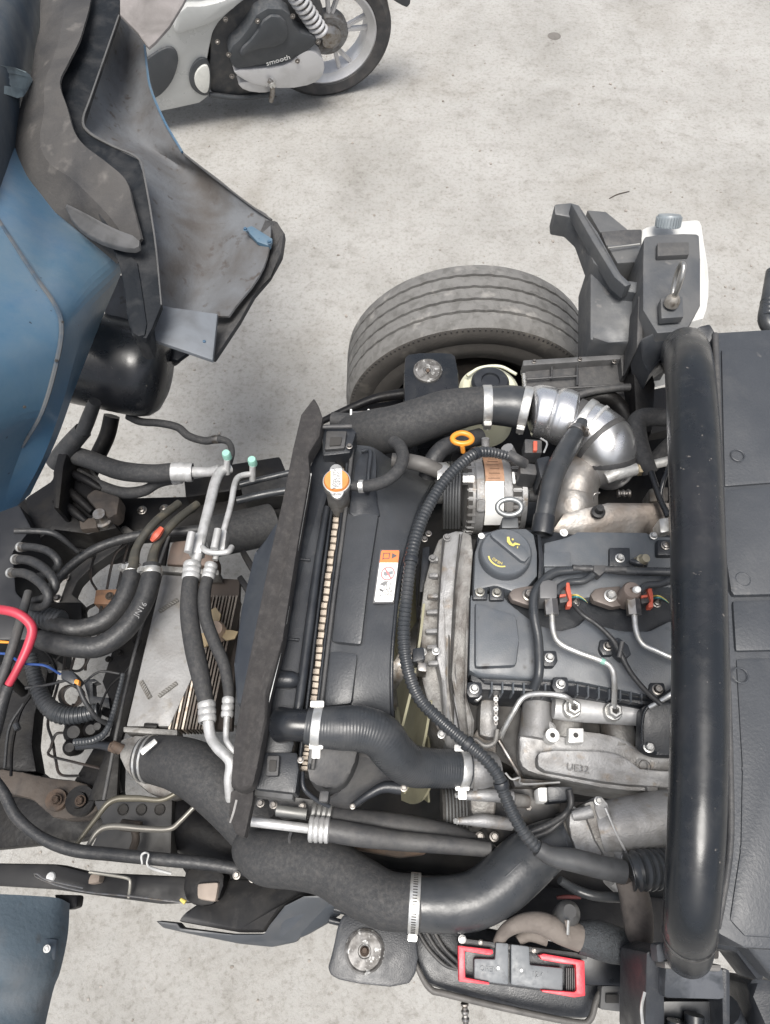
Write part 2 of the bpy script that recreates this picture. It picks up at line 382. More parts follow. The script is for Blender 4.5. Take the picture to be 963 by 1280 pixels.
# ================================================================= scooter (stands on the concrete behind the truck)
SC_YAW = R(16); SC_O = P(408, 112, 0)
SF = Vector((-math.cos(SC_YAW), -math.sin(SC_YAW), 0)); SLEAN = R(8)
SL0 = Vector((SF.y, -SF.x, 0)) * -1
if SL0.y > 0: SL0 = -SL0
SN = (SL0 * math.cos(SLEAN) - Vector((0, 0, 1)) * math.sin(SLEAN)).normalized()      # the left side's outward direction
SU = (Vector((0, 0, 1)) * math.cos(SLEAN) + SL0 * math.sin(SLEAN)).normalized()
def Q(x, y, off=0): return PV(x, y, SC_O + SN * off, SN)
def scooter():
    t = thing('scooter', 'silver and black motor scooter parked on the concrete behind the raised cab', 'scooter', SC_O)
    def pl(name, poly, off, h, m, parent=t, bev=.006, rnd=1): return prism(name, [Q(x, y, off) for x, y in poly], 0, m, parent, bev, rnd, ext=-SN * h)
    c = Q(408, 38, 0); Rr = (c - SC_O).length
    wh = thing('rear_wheel', '', '', c); wh.parent = t; wh.location = c - SC_O; del wh['label']; del wh['category']
    f = Rr / .25
    lathe('tyre', [(.178 * f, -.035), (.19 * f, -.05), (.225 * f, -.056), (.245 * f, -.04), (.25 * f, 0), (.245 * f, .04), (.225 * f, .056), (.19 * f, .05), (.178 * f, .035)], c, SN, mat('scooter_tyre', (.045, .045, .047), .75, 0, (.075, .07, .068), 20), wh, 64)
    lathe('rim', [(.155 * f, -.04), (.16 * f, -.03), (.18 * f, -.046), (.186 * f, -.046), (.186 * f, .046), (.18 * f, .048), (.165 * f, .035), (.155 * f, .03), (.155 * f, -.04)], c, SN, SILV2, wh, 64)
    lathe('hub', [(.0, .06), (.03, .06), (.05, .045), (.055, .02), (.055, -.04), (0, -.04)], c, SN, DARKSTEEL, wh, 32)
    lathe('brake_drum', [(.0, .035), (.075, .035), (.085, .02), (.085, -.01), (0, -.01)], c, SN, mat('drum_grey', (.2, .2, .2), .6, .3, (.12, .11, .1), 60), wh, 40)
    for k in range(5):
        for s in (-.16, .16):
            a = 2 * math.pi * k / 5 + .5; d = SF * math.cos(a) + SU * math.sin(a); e = SF * math.cos(a + s) + SU * math.sin(a + s)
            p0, p1 = c + d * .05 * f + SN * .015, c + e * .165 * f + SN * .012
            x = (p1 - p0); rot = Matrix((x.normalized(), SN.cross(x).normalized(), SN)).transposed()
            bm = bmesh.new(); add_box(bm, (p0 + p1) / 2, (x.length, .017, .018), rot, .004); fin(bm, 'spoke', SILV2, wh)
    # shock absorber with its spring coils
    a, b = Q(366, -12, .12), Q(405, 46, .12); ax = b - a
    sh = lathe('shock_absorber', [(0, 0), (.012, 0), (.012, ax.length), (0, ax.length)], a, ax, DARKSTEEL, t, 16)
    pts = []; u = ax.normalized().cross(SN).normalized()
    for i in range(9 * 14 + 1):
        th = i / 14 * 2 * math.pi; pts.append(a + ax * (i / 126 * .93) + (u * math.cos(th) + SN * math.sin(th)) * .027)
    path = Path.__new__(Path); path.p = pts; path.K = len(pts) - 1; path.ds = .003; path.r = [.0072] * len(pts)
    path.t = [(pts[min(k + 1, path.K)] - pts[max(k - 1, 0)]).normalized() for k in range(path.K + 1)]
    path.u = [(ax.normalized() - q * q.dot(ax.normalized())).normalized() for q in path.t]
    bm = bmesh.new(); add_tube(bm, path, 8); fin(bm, 'coil_spring', SILV2, sh)
    # bodywork
    pl('side_body', [(120, -30), (330, -60), (312, -4), (290, 12), (268, 34), (262, 60), (258, 84), (263, 96), (252, 104), (264, 126), (206, 139), (184, 142), (150, 142), (110, 100)], .10, .3, SILV, bev=.02)
    pl('side_body', [(225, 8), (262, 8), (312, -12), (300, 6), (270, 28), (240, 38), (215, 46)], .125, .06, SILV, bev=.02)
    pl('foot_panel', [(160, 90), (185, 74), (206, 60), (217, 60), (224, 70), (222, 86), (214, 106), (196, 124), (176, 126)], .112, .03, SBLK, bev=.008, rnd=2)
    pl('panel_ring', [(252, 72), (264, 78), (264, 118), (254, 121), (240, 112), (236, 98), (241, 82)], .112, .03, SBLK, bev=.006, rnd=2)
    pl('side_reflector', [(256, 81), (263, 85), (262, 114), (255, 118), (245, 109), (243, 98), (247, 88)], .121, .03, mat('white_insert', (.66, .66, .62), .3), bev=.006, rnd=2)
    # engine
    pl('engine_housing', [(262, 40), (300, -20), (392, -22), (408, 20), (402, 60), (380, 84), (350, 100), (318, 124), (266, 122), (258, 96), (264, 70)], .09, .18, mat('engine_black', (.035, .037, .041), .55, 0, (.07, .068, .066), 22), bev=.01)
    box_ = pl('air_filter_box', [(286, 62), (306, 44), (326, 10), (362, 12), (370, 40), (396, 46), (396, 55), (380, 68), (352, 77), (300, 86), (290, 84)], .15, .07, SBLK, bev=.014)
    pl('raised_lid', [(300, 64), (318, 48), (334, 20), (356, 22), (362, 44), (352, 58), (318, 62), (302, 74)], .162, .03, SBLK, box_, bev=.012)
    m3 = Matrix((-SF, SU, SN)).transposed()
    text('smooth', 348, 75, 0, 6.5, 0, WHITE, box_, plane=(Q(348, 75.5, .152), Matrix.Rotation(R(7), 3, SN) @ m3), sx=1.1)
    pl('transmission_cover', [(290, 88), (330, 87), (362, 82), (376, 66), (386, 62), (402, 70), (407, 82), (404, 96), (392, 106), (360, 112), (322, 108), (300, 98)], .15, .07, SILV2, bev=.016)
    pl('cover_window', [(296, 104), (318, 101), (342, 107), (342, 113), (330, 117), (306, 114)], .14, .05, SILV2, bev=.008)
    k, _ = hose('kick_lever', [Q(336, 100, .16), Q(340, 104, .165), Q(341, 114, .165), Q(339, 126, .15)], DARKSTEEL, t, n=8)
    lathe('lever_pivot', [(0, .015), (.012, .015), (.014, 0), (.014, -.02)], Q(340, 104, .16), SN, STEEL, k, 14)
    hose('side_stand', [Q(262, 118, .1), Q(300, 122, .1), Q(338, 118, .1)], SBLK, t, n=8)
    for x, y in ((322, 26), (366, 20), (398, 52), (286, 68), (372, 76), (272, 52), (282, 24), (290, 95)): bolt(t, Q(x, y, .155), 0, 0, 3.2, DARKSTEEL, axis=SN)
    pl('mudguard', [(478, -30), (516, -12), (512, 11), (500, 6), (482, -6)], .06, .12, SBLK, bev=.005)
    c2 = SC_O + SF * 1.3 + SU * Rr
    fw = lathe('front_wheel', [(.16, -.035), (.2, -.05), (.25, 0), (.2, .05), (.16, .035)], c2, SN, SBLK, t, 40)
    lathe('rim', [(0, .03), (.15, .03), (.185, .046), (.185, -.046), (.15, -.03), (0, -.03)], c2, SN, SILV2, fw, 40)
scooter()

# ================================================================= tilted cab (left)
def cab():
    t = thing('tilted_cab', 'blue truck cab tipped forward, underside and muddy wheel liner showing at the left', 'truck cab', (30, 300, .8))
    g = [[(48, 172, .96), (8, 190, 1.03), (-12, 250, 1.06), (-90, 260, 1.12)],
         [(104, 250, .92), (56, 282, 1.0), (40, 340, 1.045), (-70, 330, 1.12)],
         [(142, 290, .92), (98, 320, .98), (66, 376, 1.035), (-60, 380, 1.12)],
         [(156, 326, .91), (114, 364, .97), (77, 406, 1.02), (-50, 420, 1.11)],
         [(128, 398, .9), (98, 432, .955), (72, 448, 1.0), (-50, 470, 1.1)],
         [(98, 476, .87), (78, 506, .925), (54, 512, .965), (-55, 530, 1.07)],
         [(72, 548, .84), (54, 572, .88), (28, 560, .92), (-60, 590, 1.02)],
         [(38, 618, .8), (22, 632, .83), (0, 640, .86), (-70, 650, .96)]]
    fp = sheet('floor_panel', g, BLUE, t, 6, .006, .001, 6, flat=True, ang=7)
    for x, y, z in ((78, 403, 1.02), (71, 451, 1.0), (109, 330, .95), (31, 509, 1.02)): bolt(fp, x, y, z + .004, 2.2, GROOVE, name='drain_hole')
    hose('panel_seam', [(-10, 262, 1.062, 2.4), (42, 342, 1.046, 3), (67, 378, 1.036, 3), (77, 406, 1.022, 3), (72, 448, 1.002, 3), (54, 512, .967, 2.6), (28, 559, .922, 2)], mat('seam_sealer', (.075, .08, .085), .8, 0, (.035, .055, .08), 30), fp, n=6)
    sheet('wheel_arch_panel', [[(-60, -30, 1.2), (20, -30, 1.12), (62, -30, 1.02)], [(-60, 60, 1.2), (10, 60, 1.12), (50, 60, 1.0)], [(-60, 140, 1.18), (0, 140, 1.1), (36, 140, .98)], [(-60, 270, 1.1), (-10, 250, 1.07), (26, 240, .93)]], BLUED, t, 6, .006, .004, 8)
    prism('seam_strip', [(-20, 80, 1.14), (6, 82, 1.125), (40, 90, 1.06), (34, 101, 1.05), (24, 117, 1.06), (0, 108, 1.12), (-20, 105, 1.14)], .012, mat('pale_sealer', (.2, .25, .27), .6, 0, (.12, .15, .17), 20), t, .004, 1)
    lr = [[(x, y, z) if k != 1 else (x, y, r_[0][2] * .45 + r_[2][2] * .55 + .012) for k, (x, y, z) in enumerate(r_)] for r_ in [[(50, -20, 1.06), (85, -20, 1.095), (117, -20, 1.075)], [(50, 15, 1.055), (80, 15, 1.095), (110, 16, 1.075)], [(49, 40, 1.05), (76, 40, 1.09), (101, 46, 1.075)], [(42, 75, 1.045), (66, 75, 1.085), (86, 78, 1.07)], [(34, 105, 1.035), (56, 105, 1.08), (75, 103, 1.068)],
        [(22, 150, 1.02), (56, 140, 1.075), (84, 134, 1.064)], [(12, 196, 1.0), (50, 178, 1.07), (92, 162, 1.06)], [(16, 228, .985), (62, 204, 1.065), (106, 182, 1.055)], [(42, 246, .98), (88, 222, 1.06), (136, 205, 1.05)], [(70, 266, .975), (112, 244, 1.055), (158, 226, 1.04)],
        [(100, 290, .965), (138, 272, 1.04), (167, 258, 1.03)], [(146, 330, .95), (166, 312, 1.015), (176, 298, 1.015)]]]
    ln = sheet('wheel_liner', lr, LINER, t, 4, .005, .003, 14, flat=True, ang=14)
    prism('liner_lip', [(78, 252, 1.0), (100, 262, 1.02), (140, 284, 1.03), (175, 297, 1.035), (174, 311, 1.03), (150, 309, 1.02), (118, 298, 1.01), (92, 280, 1.0)], .01, mat('worn_lip', (.085, .085, .087), .6, 0, (.055, .055, .055), 20), ln, .004, 1)
    fl = prism('liner_flange', [(152, -10, 1.05), (149, 19, 1.045), (115, 117, 1.03), (104, 152, 1.02), (112, 166, 1.02), (140, 183, 1.02), (173, 199, 1.02), (181, 222, 1.015), (194, 300, 1.0), (202, 381, .985), (190, 410, .98), (183, 423, .975), (165, 419, .975), (155, 362, .98), (150, 332, .99), (120, 260, 1.01), (60, 190, 1.03), (50, 120, 1.04), (60, 60, 1.05), (90, -10, 1.06)], .01, LBLACK, t, .002)
    hose('worn_edge', [(149, 19, 1.046, 1), (115, 117, 1.031, 1.1), (104, 150, 1.021, 1.6), (112, 166, 1.022, 2), (140, 182, 1.022, 1.8), (173, 198, 1.022, 1.4), (181, 222, 1.017, 1.3), (194, 300, 1.002, 1.2), (202, 381, .986, 1)], mat('rubbed_edge', (.1, .1, .1), .6), fl, n=6)
    prism('liner_leg', [(148, 328, 1.0), (170, 316, 1.0), (178, 362, .99), (186, 418, .98), (168, 421, .98), (158, 400, .98), (156, 365, .99)], .06, LBLACK, t, .01, 1)
    fe = sheet('fender_panel', [[(140, -20, 1.02), (165, 0, .98), (182, 30, .96)], [(140, 20, 1.02), (162, 40, .97), (183, 62, .96)], [(118, 90, 1.01), (152, 90, .93), (189, 112, .95)], [(100, 140, 1.0), (160, 140, .92), (212, 164, .94)], [(120, 175, .98), (175, 178, .91), (230, 192, .94)], [(160, 195, .975), (215, 206, .9), (270, 224, .93)], [(175, 240, .96), (240, 246, .89), (312, 256, .925)], [(187, 300, .95), (255, 296, .88), (338, 276, .92)], [(193, 350, .94), (250, 345, .87), (330, 334, .9)], [(197, 390, .93), (236, 392, .865), (286, 395, .885)]], FENDER, t, 5, .004, .004, 16)
    hose('fender_edge', [(181, 56, .962, 1.3), (184, 84, .957, 1.5), (189, 112, .953, 1.6), (206, 152, .946, 1.6), (228, 190, .943, 1.6)], BLUE, fe, n=6)
    hose('fender_edge', [(230, 193, .943, 1.2), (270, 224, .933, 1.4), (312, 256, .928, 1.4), (340, 275, .924, 1.4)], DPLAST, fe, n=6)
    prism('bare_patch', [(306, 285, .918), (315, 282, .916), (341, 298, .914), (338, 308, .912), (322, 302, .914)], .008, BLUE, fe, .002)
    prism('fender_foot', [(178, 420, .93), (200, 380, .93), (214, 384, .925), (272, 392, .91), (266, 450, .9), (240, 441, .91), (208, 430, .92)], .008, mat('dusty_blue_foot', (.135, .148, .165), .6, 0, (.1, .106, .115), 14, fleck=(.07, .06, .055), fl=(.66, .74), fsc=26), t, .002)
    prism('fender_trim', [(334, 277, .925), (346, 280, .92), (357, 291, .9), (353, 318, .88), (338, 345, .87), (318, 368, .87), (300, 400, .87), (268, 448, .87), (256, 440, .86), (258, 398, .83), (286, 372, .82), (304, 342, .82), (322, 300, .84)], .012, DPLAST, t, .004)
    for x, y, z in ((307, 287, .925), (337, 303, .92), (256, 428, .905)): bolt(fe, x, y, z, 3, BLUE if x != 308 else WHITE)
    prism('fender_flap', [(150, -30, 1.1), (246, -30, 1.06), (229, 4, 1.05), (212, 32, 1.04), (194, 52, 1.035), (186, 59, 1.03), (180, 52, 1.03), (172, 40, 1.04), (150, 18, 1.06)], .006, mat('muddy_flap', (.2, .185, .18), .8, 0, (.13, .12, .115), 12, bump=.001, bsc=90, fleck=(.27, .25, .24), fl=(.62, .74), fsc=20), t, .002)
    prism('step_bracket', [(134, 340, .8), (160, 345, .8), (172, 420, .78), (130, 400, .78)], .02, FENDER, t, .004)
    # near-side fender at the bottom left corner
    t2 = thing('front_fender', 'dusty blue fender corner at the bottom left edge with one round plug', 'fender', (30, 1200, .8))
    sheet('panel', [[(-60, 1120, .95), (10, 1119, .93), (66, 1122, .9), (84, 1130, .87)], [(-60, 1170, .97), (10, 1170, .95), (62, 1168, .91), (81, 1172, .87)], [(-60, 1220, .97), (10, 1222, .95), (56, 1215, .91), (73, 1215, .87)], [(-60, 1262, .95), (10, 1255, .925), (48, 1248, .9), (65, 1240, .87)], [(-60, 1330, .97), (5, 1330, .94), (40, 1330, .9), (50, 1330, .86)]], mat('dusty_fender_blue', (.062, .085, .105), .75, 0, (.095, .105, .115), 10, bump=.0008, bsc=160, fleck=(.05, .055, .06), fl=(.6, .72), fsc=30), t2, 5, .005, .006, 12)
    prism('mount_pad', [(47, 1172, .925), (71, 1174, .905), (69, 1200, .9), (46, 1200, .92)], .006, BLUED, t2, .002)
    bolt(t2, 59, 1186, .92, 4.5, CONC, 'cap', name='plug')
    prism('edge_bracket', [(66, 1118, .88), (98, 1119, .86), (96, 1134, .86), (84, 1138, .86), (72, 1128, .87)], .02, FRAME, t2, .003)
cab()

# ================================================================= front chassis
def chassis():
    t = thing('chassis_frame', 'black ladder frame rails and crossmembers under the engine and cab', 'chassis', (200, 640, .5))
    def pr(n, p, h, m=FRAME, z=.5, b=.006, r=0, par=t): return prism(n, p, h, m, par, b, r, z=z)
    rl = pr('far_rail', [(100, 618), (150, 622), (235, 620), (300, 612), (360, 600), (420, 560), (900, 470), (900, 520), (440, 640), (360, 655), (300, 662), (230, 662), (170, 664), (120, 690), (90, 690)], .06, z=.52)
    for x, y in ((148, 632), (178, 638), (206, 636), (240, 636)): bolt(rl, x, y, .522, 6, DARKSTEEL, 'cap')
    pr('rail_bracket', [(228, 582), (262, 584), (350, 570), (362, 600), (300, 612), (232, 622)], .08, z=.56)
    pr('rail_bracket', [(300, 604), (362, 592), (366, 618), (304, 626)], .05, mat('frame_bracket', (.035, .035, .036), .5, 0, (.02, .02, .02), 20, dust=DUST, dmin=.5), z=.575)
    nr = pr('near_rail', [(212, 1062), (430, 1080), (900, 1130), (900, 1190), (430, 1120), (240, 1104)], .12, z=.45)
    pr('crossmember', [(-60, 640), (30, 620), (60, 700), (62, 780), (62, 830), (56, 862), (44, 890), (40, 930), (46, 965), (-60, 965)], .04, z=.5)
    pr('lower_arm', [(-60, 950), (30, 950), (62, 976), (112, 985), (150, 1015), (150, 1030), (100, 1050), (-60, 1066)], .04, z=.46)
    k = pr('steering_knuckle', [(-40, 958), (18, 962), (60, 972), (104, 976), (122, 990), (124, 1020), (70, 1026), (52, 1010), (36, 996), (-40, 986)], .05, BROWN, z=.52, b=.012, r=1)
    for x, y, r in ((71, 1000, 13), (101, 1001, 18)):
        lathe('bush_washer', [(0, .012), (M(r * .5, P(x, y, .53)), .012), (M(r * .55, P(x, y, .53)), .004), (M(r, P(x, y, .53)), .004), (M(r * 1.02, P(x, y, .53)), -.01)], (x, y, .528), Vector((0, 0, 1)), RUST if r < 15 else FRAME, k, 24)
        bolt(k, x, y, .54, 7, RUST, 'hex')
    pr('diagonal_brace', [(66, 772), (88, 712), (130, 672), (156, 655), (168, 664), (148, 686), (116, 708), (97, 727), (90, 742), (102, 752), (104, 776), (66, 780)], .03, mat('brace_grey', (.04, .04, .04), .6, 0, (.07, .065, .06), 14, dust=DUST, dmin=.4), z=.55)
    for x, y in ((82, 722), (72, 748), (112, 692), (135, 672)): bolt(t, x, y, .555, 5, DARKSTEEL)
    pr('brace_foot', [(62, 752), (102, 752), (103, 778), (62, 776)], .02, FRAME, z=.56)
    pr('cross_plate', [(118, 932), (136, 918), (152, 930), (150, 990), (168, 1006), (84, 990), (98, 966)], .03, z=.5)
    hp = pr('hinge_plate', [(116, 1000), (216, 998), (214, 1075), (108, 1070), (128, 1030)], .04, mat('hinge_grey', (.03, .03, .031), .5, 0, (.05, .048, .045), 14), z=.56)
    for x in (154, 177, 200): lathe('hole', [(0, .0005), (M(5, P(x, 1012, .56)), .0005), (M(6.5, P(x, 1012, .56)), .003), (M(7, P(x, 1012, .56)), 0)], (x, 1012, .561), Vector((0, 0, 1)), GROOVE, hp, 16)
    c = hose('spring_clip', [(168, 1035, .6, 5), (170, 1050, .6, 5), (164, 1068, .59, 5)], BROWN, hp, n=8)
    hose('spring_clip', [(152, 1031, .605, 7), (176, 1034, .605, 7)], BROWN, hp, n=12)
    cb = pr('crash_bar', [(-60, 1078), (70, 1080), (110, 1090), (240, 1096), (262, 1104), (262, 1128), (200, 1130), (110, 1118), (70, 1112), (-60, 1104)], .04, mat('bar_black', (.01, .01, .011), .5, 0, (.02, .019, .018), 14, spec=.3), z=.66)
    lathe('plug', [(0, .003), (M(5, P(64, 1096, .66)), .003), (M(6, P(64, 1096, .66)), 0)], (64, 1096, .661), Vector((0, 0, 1)), CONC, cb, 14)
    pr('latch_block', [(112, 1092), (126, 1090), (124, 1104), (108, 1106)], .02, mat('pale_latch', (.3, .24, .19), .7), z=.68)
    hose('latch_hook', [(112, 1090, .69, 2), (140, 1094, .69, 2), (160, 1098, .69, 2), (163, 1104, .69, 2), (161, 1122, .68, 2)], mat('hook_steel', (.4, .38, .33), .5, .7), t, n=8)
    pr('bar_bush', [(232, 1080), (276, 1082), (282, 1100), (272, 1130), (246, 1134), (228, 1122)], .05, FRAME, z=.68, b=.01, r=1)
    pr('bush_pad', [(246, 1104), (274, 1102), (270, 1128), (246, 1124)], .03, mat('tan_pad', (.3, .25, .21), .8), z=.69)
    pr('front_block', [(-60, 640), (24, 630), (40, 660), (16, 690), (20, 740), (40, 760), (36, 800), (-60, 800)], .2, mat('cab_mount_black', (.012, .013, .016), .45), z=.64)
    pr('hinge_tower', [(30, 622), (64, 600), (74, 560), (100, 560), (120, 600), (135, 640), (148, 660), (110, 668), (66, 662), (40, 680)], .15, z=.6, b=.01)
    pr('tower_cap', [(106, 620), (118, 610), (150, 620), (147, 642), (136, 648), (120, 636)], .04, BROWN, z=.625, b=.008)
    lathe('pivot_bush', [(0, .02), (.012, .02), (.014, 0), (.02, 0), (.02, -.02)], (128, 648, .61), Vector((0, 0, 1)), DARKSTEEL, t, 20)
    for a in ((72, 604, 116, 640), (70, 625, 108, 652), (80, 588, 128, 612)):
        hose('tower_rib', [(a[0], a[1], .605, 5), ((a[0] + a[2]) / 2, (a[1] + a[3]) / 2 - 2, .615, 6), (a[2], a[3], .61, 5)], FRAME, t, n=8)
    pr('tower_plate', [(76, 552), (66, 590), (66, 634), (74, 636), (80, 580), (88, 556)], .08, z=.66)
    hose('tower_stay', [(140, 520, .6, 10), (134, 545, .57, 10), (120, 575, .54, 10), (106, 610, .5, 9)], FRAME, t, n=10)
    pr('ring_bracket', [(98, 648), (120, 646), (122, 660), (100, 662)], .02, BROWN, z=.615)
    u = pr('underbody', [(440, 520), (820, 500), (900, 480), (900, 1200), (540, 1110), (420, 1120), (330, 1080), (330, 900), (380, 640)], .03, mat('undertray_black', (.012, .012, .012), .7, 0, (.035, .03, .026), 9), z=.36)
chassis()
lone('rail_hose', 'long black hose curving along the far frame rail behind the small looped hoses', 'hose', [(56, 744, .6, 6), (84, 712, .6, 6), (120, 686, .6, 6), (170, 670, .6, 6), (230, 664, .6, 6), (300, 656, .59, 6)], RUB, n=12)
lone('rail_cable', 'upper black cable lying along the far frame rail right of the green caps', 'cable', [(300, 606, .64, 4), (332, 598, .64, 4), (366, 590, .64, 4)], RUBS, n=10)
lone('rail_cable', 'lower black cable along the far frame rail right of the green caps', 'cable', [(296, 626, .64, 5), (330, 618, .64, 5), (366, 612, .64, 5)], RUBS, n=10)
t = thing('wire_bundle', 'bundle of thin black wires dropping along the dark left edge', 'wires', (20, 900, .6))
for k, pts in enumerate(([(40, 868, .6, 2), (26, 890, .6, 2), (16, 930, .6, 2), (14, 970, .6, 2)], [(30, 880, .6, 2), (12, 910, .6, 2), (6, 960, .6, 2)], [(0, 830, .66, 6), (14, 850, .64, 7), (30, 866, .6, 6)], [(-10, 872, .6, 3), (20, 862, .61, 3), (60, 856, .61, 2), (84, 850, .62, 2)], [(36, 800, .62, 2), (60, 818, .6, 2), (70, 840, .58, 2), (66, 862, .56, 2)], [(100, 858, .62, 1.5), (124, 840, .62, 1.5), (150, 842, .62, 1.5)], [(120, 900, .6, 1.5), (136, 860, .6, 1.5), (160, 836, .6, 1.5), (176, 800, .6, 1.5)], [(18, 664, .68, 4), (44, 664, .67, 4), (70, 668, .66, 4), (98, 690, .62, 3)])):
    hose('wire', pts, (FRAME, RUB)[k % 2], t, n=8)
for x, y in ((20, 905), (62, 832)): hose('tape', [(x, y, .61, 4), (x + 3, y + 7, .61, 4)], RUBS, t, n=10)
t = thing('axle_gaiter', 'dark rubber gaiter below the fat hose at lower left', 'gaiter', (270, 1045, .5))
hose('sleeve', [(214, 1012, .5, 28), (250, 1036, .5, 36), (300, 1058, .5, 38), (340, 1070, .5, 38)], FRAME, t, n=24)
prism('plate', [(x, y, .47) for x, y in ((206, 985), (262, 990), (320, 1040), (320, 1082), (214, 1076))], .02, FRAME, t, .004)
# dark vacuum tank under the raised cab
t = thing('air_tank', 'round black air tank hanging below the blue cab floor', 'tank', (150, 460, .66))
c0, c1 = P(70, 440, .74), P(212, 470, .7); ax = c1 - c0; r = M(58, P(160, 465, .7)); Lx = ax.length
lathe('body', [(0, 0), (r, 0), (r, Lx * .72), (r * .985, Lx * .80), (r * .93, Lx * .88), (r * .8, Lx * .94), (r * .55, Lx * .98), (0, Lx)], c0, ax, GLOSS, t, 48)
lathe('end_boss', [(0, .03), (.03, .03), (.034, .02), (.034, 0)], (203, 440, .69), Vector((1, .2, .1)), BPLAST, t, 24)
prism('bracket', [(204, 428, .72), (236, 440, .72), (222, 450, .72), (206, 446, .72)], .01, BPLAST, t, .002)
hose('fitting', [(104, 540, .7, 9), (112, 520, .73, 9), (119, 502, .76, 8)], RUB, t, n=14)
hose('strap', [(104, 538, .69, 11), (88, 556, .66, 12), (70, 580, .62, 13)], RUB, t, n=14)
# air conditioning lines
def acline(name, label, pts, bands, fit):
    t = thing(name, label, 'hose', pts[0]); o, p = hose('rubber', pts, RUBG, t, n=16, per=12, wob=.03)
    for (x, y, w, d, g) in bands: band(p, x, y, w, ALUP, t, d, 'crimp', grooves=g)
    for f in fit: hose('metal_pipe', f, ALUP, t, n=14)
    return t
t = acline('thick_suction_hose', 'thick black hose crossing over open concrete to the green-capped pipes', [(80, 566, .62, 11), (110, 574, .64, 11.5), (150, 588, .66, 12), (190, 592, .67, 12), (216, 590, .68, 11.5), (228, 590, .68, 11.5)], [(234, 590, 26, .0015, 3)], [[(240, 590, .68, 7), (262, 590, .69, 6), (276, 587, .7, 7)]])
t = acline('thin_liquid_hose', 'thinner black hose running just below the thick hose to the green-capped pipes', [(84, 580, .58, 7), (110, 600, .6, 7.5), (148, 615, .61, 7.5), (178, 614, .62, 7), (198, 604, .63, 6), (222, 599, .64, 5.5)], [(222, 598, 13, .002, 2)], [[(224, 598, .64, 4), (258, 592, .67, 4), (284, 586, .7, 4)]])
o, p = hose('vent_hose', [(160, 520, .64, 5), (176, 527, .64, 5), (200, 529, .65, 5), (222, 534, .65, 5), (236, 545, .65, 5), (256, 551, .66, 5), (272, 549, .67, 5), (286, 553, .68, 4), (290, 566, .69, 4), (286, 582, .7, 4)], RUBG, None, n=10)
tag(o, 'slim wavy hose from the black tank across open concrete', 'hose'); band(p, 272, 549, 8, DARKSTEEL, o, .001, 'clip')
def green_pipe(label, pts, cap, blk, low, crimp, grp):
    t = thing('coolant_pipe', label, 'pipe', pts[0], grp)
    o, p = hose('metal_pipe', pts, ALUP, t, n=16)
    v = [(cap[0], cap[1] + 18, cap[2] - .03, 4), (cap[0], cap[1], cap[2], 4)]
    hose('service_valve', v, ALUP, t, n=12)
    lathe('valve_cap', [(0, .012), (.007, .012), (.0085, .008), (.0085, -.006), (0, -.006)], (cap[0], cap[1] - 4, cap[2] + .004), Vector((0, 0, 1)), GREEN, t, 14)
    prism('pipe_joint', [(blk[0] - blk[2], blk[1] - blk[3], .75), (blk[0] + blk[2], blk[1] - blk[3], .75), (blk[0] + blk[2] - 3, blk[1] + blk[3], .75), (blk[0] - blk[2] - 3, blk[1] + blk[3], .75)], .025, ALUP, t, .004)
    hose('joint_bolt', [(blk[0] - blk[2] - 2, blk[1] + 12, .765, 5), (blk[0] - blk[2] + 3, blk[1] - 12, .765, 5)], ALUP, t, n=12)
    o, p = hose('rubber', low, RUBG, t, n=18, per=12, wob=.02)
    for (x, y, w, g) in crimp: band(p, x, y, w, ALUP, t, .0022, 'crimp', grooves=g)
    return t
g = 'air conditioning pipes in front of the radiator'
t = green_pipe('thicker bright aluminium pipe with green cap, left of the pair ahead of radiator', [(288, 586, .7, 6), (276, 590, .71, 6.5), (269, 604, .72, 6.5), (262, 632, .73, 6.5), (254, 664, .74, 6.5), (248, 690, .74, 6.5), (243, 710, .74, 6)], (284, 574, .73), (246, 678, 9, 13),
    [(240, 712, .74, 9.5), (237, 740, .745, 10.5), (237, 770, .745, 11.5), (243, 810, .745, 12), (251, 845, .745, 11.5), (258, 880, .74, 9.5), (259, 890, .74, 9.5)], [(240, 714, 24, 3), (258, 889, 26, 3)], g)
hose('metal_pipe', [(259, 886, .74, 7), (263, 918, .74, 7), (272, 934, .745, 7), (288, 952, .75, 7), (286, 975, .74, 6), (288, 1000, .72, 6)], ALUP, t, n=14)
t = green_pipe('slimmer aluminium pipe with green cap, right of the pair ahead of radiator', [(318, 592, .7, 3.5), (301, 595, .71, 3.8), (294, 604, .72, 3.8), (289, 630, .73, 3.8), (282, 656, .74, 3.8), (275, 680, .74, 3.8), (269, 700, .74, 3.6)], (316, 582, .72), (277, 674, 7, 13),
    [(263, 712, .74, 6.5), (256, 740, .745, 8), (257, 770, .745, 8), (267, 800, .745, 8), (280, 830, .745, 7.5), (286, 862, .74, 7), (285, 884, .74, 6)], [(265, 716, 22, 3), (285, 884, 25, 3)], g)
hose('metal_pipe', [(285, 880, .74, 4), (283, 918, .74, 4), (286, 930, .745, 4), (296, 944, .745, 4)], ALUP, t, n=12)
hose('link_pipe', [(252, 684, .745, 4), (262, 690, .75, 4), (284, 690, .75, 4), (290, 684, .74, 4)], ALUP, t, n=10)
